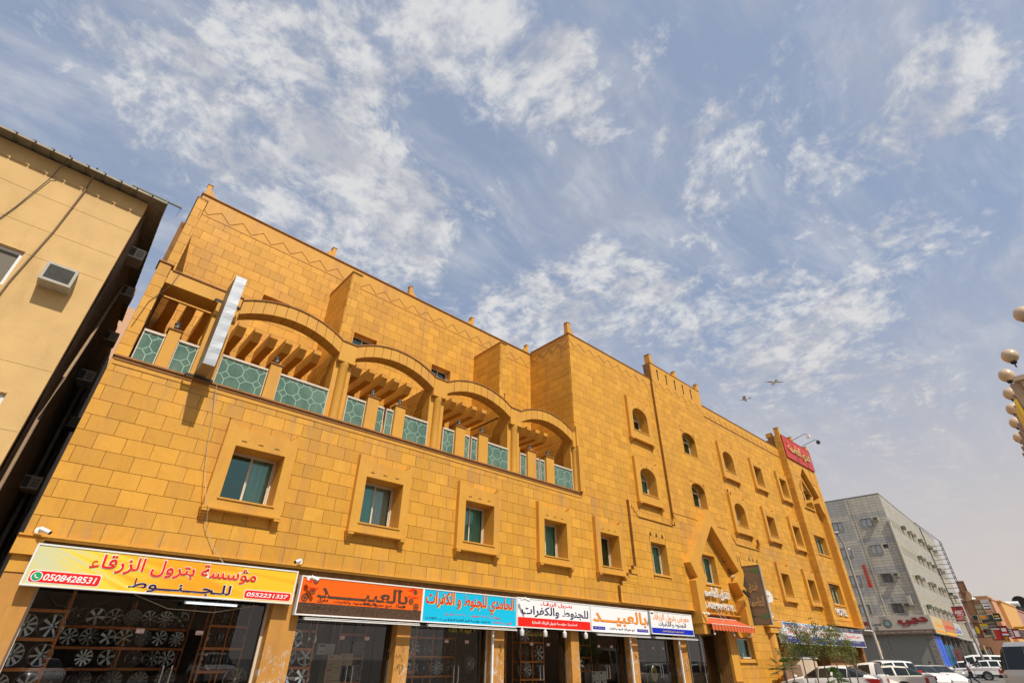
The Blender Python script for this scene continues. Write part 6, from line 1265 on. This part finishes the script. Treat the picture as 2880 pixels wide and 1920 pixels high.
# ================================================================= lamp posts
PG = mat('pole_grey', (.36, .33, .28), .5, .3, grain=.15)
a = R(15.5); px_, py_ = 45 * math.cos(a), 45 * math.sin(a) - 12
t = empty('street_lamp', (px_, py_, .4), 0, 'tall grey street lamp with a small round head in front of the grey building', 'street lamp'); m = MB(); m.tube([(0, 0, 0), (0, 0, 3), (0, 0, 8.3)], .15, 10, r2=.07); m.build('pole', PG, t, smooth=True)
m = MB(); m.tube([(0, 0, 8.3), (-.1, .1, 8.9), (-.2, .2, 9.05)], .06, 6); m.build('arm', PG, t); m = MB(); m.lathe([(0, .12), (.2, .1), (.26, 0), (.1, -.06), (0, -.06)], (-.25, .25, 9.1), 14); m.build('lamp_head', mat('lamp_grey', (.35, .35, .33), .4), t, smooth=True); m = MB(); m.box(-.02, .02, -.16, -.14, 1.7, 2.4); m.build('yellow_label', YEL, t)
m = MB(); m.lathe([(0, .1), (.1, .05), (.1, 0), (0, -.1)], (.2, -.15, 8.0), 10); m.build('camera_dome', WHITE, t, smooth=True)
a = R(15.4); t = empty('white_post', (42 * math.cos(a), 42 * math.sin(a) - 12, .4), 0, 'short white post with an arm and small lamp at the end of the banner', 'post'); m = MB(); m.tube([(0, 0, 0), (0, 0, 2.75), (-.05, .1, 2.85), (-.2, .45, 2.87)], .035, 8); m.build('pole', WHITE, t, smooth=True)
a = R(8.95); t = empty('sign_pole', (80 * math.cos(a), 80 * math.sin(a) - 12, .4), 0, 'grey steel pole beside the ABC sign', 'pole'); m = MB(); m.tube([(0, 0, 0), (0, 0, 5.6)], .12, 8); m.tube([(0, 0, 5.3), (0, 1.6, 5.35)], .04, 6); m.build('pole', PG, t)

# ================================================================= plants
LF = bpy.data.materials.new('leaf'); LF.use_nodes = True; t_ = NT(LF.node_tree); tn_ = t_.add('ShaderNodeAttribute', attribute_name='tone'); t_.set(t_.n['Principled BSDF'].inputs['Base Color'], tn_.outputs['Color']); t_.n['Principled BSDF'].inputs['Roughness'].default_value = .5; tl_ = t_.add('ShaderNodeBsdfTranslucent'); t_.set(tl_.inputs[0], tn_.outputs['Color']); mx_ = t_.add('ShaderNodeMixShader'); mx_.inputs[0].default_value = .4; t_.l.new(t_.n['Principled BSDF'].outputs[0], mx_.inputs[1]); t_.l.new(tl_.outputs[0], mx_.inputs[2]); t_.l.new(mx_.outputs[0], t_.n['Material Output'].inputs[0])
BK = mat('bark', (.16, .11, .07), .9, grain=.3, gs=10)
def leafq(mb, p, s_, col):
    d = Vector((random.gauss(0, 1), random.gauss(0, 1), random.gauss(0, .6))).normalized(); u = d.cross(Vector((random.random(), random.random(), random.random()))).normalized() * s_ * .42
    mb.tone = col; v = d * s_; mb.face([p, p + v * .5 + u, p + v, p + v * .5 - u])
def tree(x, y, h, base_z, rx, n, lab, seed_=1):
    random.seed(seed_); t = empty('young_tree', (x, y, .4), 0, lab, 'tree', 'slim young trees on the pavement'); m = MB(); tips = []; top = h
    lean = random.uniform(-.12, .12)
    m.tube([(0, 0, 0), (lean * .3, .02, base_z * .5), (lean, .0, base_z), (lean * 1.5, 0, top * .9)], .028, 7, r2=.008)
    for k in range(9):
        z = lerp(base_z * .85, top * .88, k / 9); aa = random.uniform(0, 6.28); l = rx * random.uniform(.6, 1.1) * (1 - .4 * k / 9); p0 = Vector((lean * z / base_z if z < base_z else lean * 1.2, 0, z)); p1 = p0 + Vector((math.cos(aa) * l, math.sin(aa) * l, random.uniform(.15, .4))); m.tube([p0, (p0 + p1) / 2 + Vector((0, 0, .05)), p1], .009, 4, r2=.003)
        tips += [p0.lerp(p1, q) for q in (.45, .7, .9, 1.05)]
    m.build('trunk', BK, t); c = MB()
    for p in tips + [Vector((lean * 1.5, 0, top * .95)), Vector((lean * 1.5 + .05, 0, top))]:
        g0 = random.choice([(.17, .24, .05), (.22, .28, .07), (.30, .33, .11), (.27, .24, .08), (.13, .19, .05)])
        for k in range(n // len(tips)):
            q = p + Vector((random.gauss(0, .075), random.gauss(0, .075), random.gauss(0, .06))); f_ = random.uniform(.75, 1.35); leafq(c, q, random.uniform(.03, .055), tuple(v * f_ for v in g0))
    c.build('crown', LF, t)
for i, (az, Rr, h, bz, rx) in enumerate(((22.3, 21.5, 1.95, 1.3, .36), (21.3, 21.8, 2.35, 1.4, .36), (20.5, 21.2, 2.1, 1.4, .32), (19.7, 22, 2.4, 1.45, .36), (18.8, 21.6, 2.2, 1.45, .34), (18.1, 22.2, 2.2, 1.4, .34), (17.6, 22.4, 1.8, 1.2, .28))):
    a = R(az); tree(Rr * math.cos(a), Rr * math.sin(a) - 12, h, bz, rx * .88, 850, '%s slim young tree from the left in front of the white sedan' % ORD[i], 40 + i)
def palm(az, Rr, z, r_, n, lab, cols, seed_):
    random.seed(seed_); a = R(az); t = empty('fan_palm', (Rr * math.cos(a), Rr * math.sin(a) - 12, .4), 0, lab, 'palm', 'small fan palms'); m = MB(); m.tube([(0, 0, 0), (.01, 0, z * .5), (0, 0, z)], .05, 8, r2=.035); m.build('trunk', BK, t)
    for k in range(n):
        aa = k * 2.4 + random.uniform(-.3, .3); e_ = random.uniform(-.3, 1.25); d = Vector((math.cos(aa) * math.cos(e_), math.sin(aa) * math.cos(e_), math.sin(e_))); p0 = Vector((0, 0, z)); p1 = p0 + d * r_ * .5; c = MB(); col = random.choice(cols)
        side = d.cross(Vector((0, 0, 1))); side = side.normalized() if side.length > .1 else Vector((1, 0, 0)); c.tone = tuple(col); c.tube([p0, p1], .008, 4)
        up = side.cross(d)
        for j in range(15):
            b = (j - 7) / 7 * 1.25; dd = (d * math.cos(b) + side * math.sin(b)).normalized(); L = r_ * .55 * (1 - .25 * abs(b)); c.tone = tuple(v * random.uniform(.75, 1.25) for v in col); w_ = up.cross(dd).normalized() * .011
            q = p1 + dd * L * .6 + Vector((0, 0, -.01)); e = p1 + dd * L - Vector((0, 0, L * random.uniform(.1, .3))); c.face([p1, q + w_, e, q - w_])
        c.build('frond', LF, t)
GR = [(.05, .11, .02), (.07, .14, .03), (.10, .16, .04)]; YG = [(.32, .22, .05), (.28, .24, .06)]
palm(23.0, 20, 1.0, .50, 15, 'small fan palm with green and yellowing leaves by the hotel column', GR + YG[:1], 5); palm(19.05, 19.2, .80, .38, 13, 'smaller dark green fan palm in front of the sedan doors', GR, 9)

# ================================================================= people
def skin(name, verts, edges, rad, m_, par, sub=2):
    me = bpy.data.meshes.new(name); me.from_pydata(verts, edges, []); me.materials.append(m_); o = bpy.data.objects.new(name, me); sc.collection.objects.link(o); o.parent = par
    md = o.modifiers.new('s', 'SKIN'); md.use_smooth_shade = True
    for i, r_ in enumerate(rad): me.skin_vertices[0].data[i].radius = (r_, r_) if not isinstance(r_, tuple) else r_; me.skin_vertices[0].data[i].use_root = (i == 0)
    o.modifiers.new('u', 'SUBSURF').levels = sub; o.modifiers[-1].render_levels = sub; return o
SKN = mat('skin', (.20, .10, .06), .6); HAIR = mat('hair', (.01, .008, .007), .7)
SHT = bpy.data.materials.new('striped_shirt'); SHT.use_nodes = True; t_ = NT(SHT.node_tree); c_ = t_.add('ShaderNodeTexCoord').outputs['Object']; sp_ = t_.add('ShaderNodeSeparateXYZ'); t_.set(sp_.inputs[0], c_); t_.set(t_.n['Principled BSDF'].inputs['Base Color'], t_.mix(t_.math('GREATER_THAN', t_.math('SINE', t_.math('MULTIPLY', sp_.outputs[2], 75.)), .1), (.13, .09, .11), (.50, .46, .46)))
def person(x, y, hd, lab, shirt, trs, walk=.3, s=.75):
    t = empty('person', (x, y, .4), R(hd), lab, 'person', None, s); w_ = walk
    P = [(0, 0, .95), (0, 0, 1.15), (.02, 0, 1.38), (.03, 0, 1.50), (.06, 0, 1.62), (0, .1, .9), (w_ * .7, .1, .5), (w_ * .5, .1, .08), (w_ * .5 + .15, .1, .05), (0, -.1, .9), (-w_ * .3, -.1, .5), (-w_ * 1.4, -.1, .15), (-w_ * 1.4 + .12, -.1, .04),
         (.02, .18, 1.40), (-.08, .24, 1.14), (.12, .24, .95), (.18, .24, .88), (.02, -.18, 1.40), (.12, -.25, 1.15), (.34, -.22, 1.08), (.42, -.22, 1.08)]
    E_ = [(0, 1), (1, 2), (2, 3), (3, 4), (0, 5), (5, 6), (6, 7), (7, 8), (0, 9), (9, 10), (10, 11), (11, 12), (2, 13), (13, 14), (14, 15), (15, 16), (2, 17), (17, 18), (18, 19), (19, 20)]
    r_ = [.13, .12, .13, .055, .085, .09, .065, .045, .035, .09, .065, .045, .035, .06, .045, .035, .03, .06, .045, .035, .03]
    skin('body', P, E_, r_, SKN, t); i_ = [0, 1, 2, 13, 14, 17, 18]; mp = {v: k for k, v in enumerate(i_)}; skin('shirt', [P[i] for i in i_], [(mp[a], mp[b]) for a, b in E_ if a in mp and b in mp], [.16, .15, .155, .085, .07, .085, .07], shirt, t)
    i_ = [0, 5, 6, 7, 9, 10, 11]; mp = {v: k for k, v in enumerate(i_)}; skin('trousers', [P[i] for i in i_], [(mp[a], mp[b]) for a, b in E_ if a in mp and b in mp], [.145, .115, .085, .065, .115, .085, .065], trs, t)
    m = MB(); m.lathe([(0, .13), (.06, .12), (.098, .06), (.1, -.02), (.07, -.06)], (.045, 0, 1.645), 14); m.build('hair', HAIR, t, smooth=True)
    m = MB()
    for k in range(4):
        for bx, by, bz in ((.18, .24, .88), (.42, -.22, 1.08)): m.tube([(bx, by + (k - 1.5) * .018, bz), (bx + .05, by + (k - 1.5) * .02, bz - .03), (bx + .07, by + (k - 1.5) * .02, bz - .07)], .008, 5)
    m.build('fingers', SKN, t); m = MB(); m.prism([(.135, 1.60), (.165, 1.595), (.14, 1.64)], -.012, .012); m.build('nose', SKN, t); return t
a = R(10.05); person(49 * math.cos(a), 49 * math.sin(a) - 12, 100, 'man in a striped shirt and dark trousers walking across the road', SHT, mat('dark_trousers', (.02, .025, .05), .8), .32)
a = R(12.35); person(60 * math.cos(a), 60 * math.sin(a) - 12, 190, 'man in a dark red shirt standing by the blue doors', mat('red_shirt', (.16, .03, .03), .8), mat('brown_trousers', (.06, .04, .03), .8), .05)
# ================================================================= birds
def bird(loc, rz, lab, s=1., col=(.25, .25, .27), flying=True):
    t = empty('pigeon', loc, rz, lab, 'bird', 'pigeons about the hotel', s); fm = mat('feather_%d' % int(col[0] * 100), col, .7, grain=.2, gs=9)
    if flying:
        m = MB(); m.lathe([(0, -.17), (.03, -.12), (.055, -.02), (.045, .07), (.028, .12), (.03, .15), (.015, .18), (0, .19)], (0, 0, 0), 10, axis='y'); m.build('body', fm, t, smooth=True)
        for sg in (-1, 1): m = MB(); q = [(0, .06, .02), (.16 * sg, .09, .06), (.36 * sg, -.04, -.0), (.33 * sg, -.08, -.01), (.18 * sg, -.04, .04), (0, -.07, .02)]; m.idx(q + [(x, y, z + .008) for x, y, z in q], [tuple(range(6)), tuple(range(11, 5, -1))] + [(i, (i + 1) % 6, 6 + (i + 1) % 6, 6 + i) for i in range(6)]); m.build('wing', mat('wing_dark', (.5, .48, .48), .7), t)
        m = MB(); m.prism([(-.03, -.15), (.03, -.15), (.07, -.27), (0, -.25), (-.07, -.27)], -.004, .004, axis='z'); m.build('tail', mat('wing_dark'), t)
    else:
        m = MB(); m.lathe([(0, -.1), (.03, -.07), (.05, 0), (.045, .05), (.025, .09), (.03, .12), (.015, .145), (0, .15)], (0, 0, .06), 8); m.build('body', fm, t, smooth=True); m = MB(); m.prism([(-.02, 0), (.02, 0), (.0, -.09)], -.1, -.09); m.build('tail', fm, t)
def dirp(px_, py_, d): v = pxdir(px_, py_); return tuple(Vector((0, -12, 1.6)) + v * d)
bird((13.78, -7.76, 8.18), R(-43), 'pigeon gliding with spread wings high in the sky right of the hotel roof', .75, (.8, .8, .82)); bird((13.35, -7.03, 7.79), R(20), 'pale pigeon with raised wing lower left of the other in the sky', .6, (.6, .58, .57))
bird((26.33, -.1, 9.16), 0, 'dark pigeon sitting on the left ear of the arched window frame', .7, (.03, .03, .03), False); bird((26.62, -.1, 9.06), .5, 'dark pigeon beside the other on the window frame top', .6, (.04, .04, .04), False)

# ================================================================= bring the place to full size
F = 4 / 3
for o in list(sc.objects):
    if o.parent is None and o.type in ('MESH', 'EMPTY'):
        l = o.location; o.location = (l.x * F, l.y * F, (l.z - .4) * F); o.scale = tuple(v * F for v in o.scale)
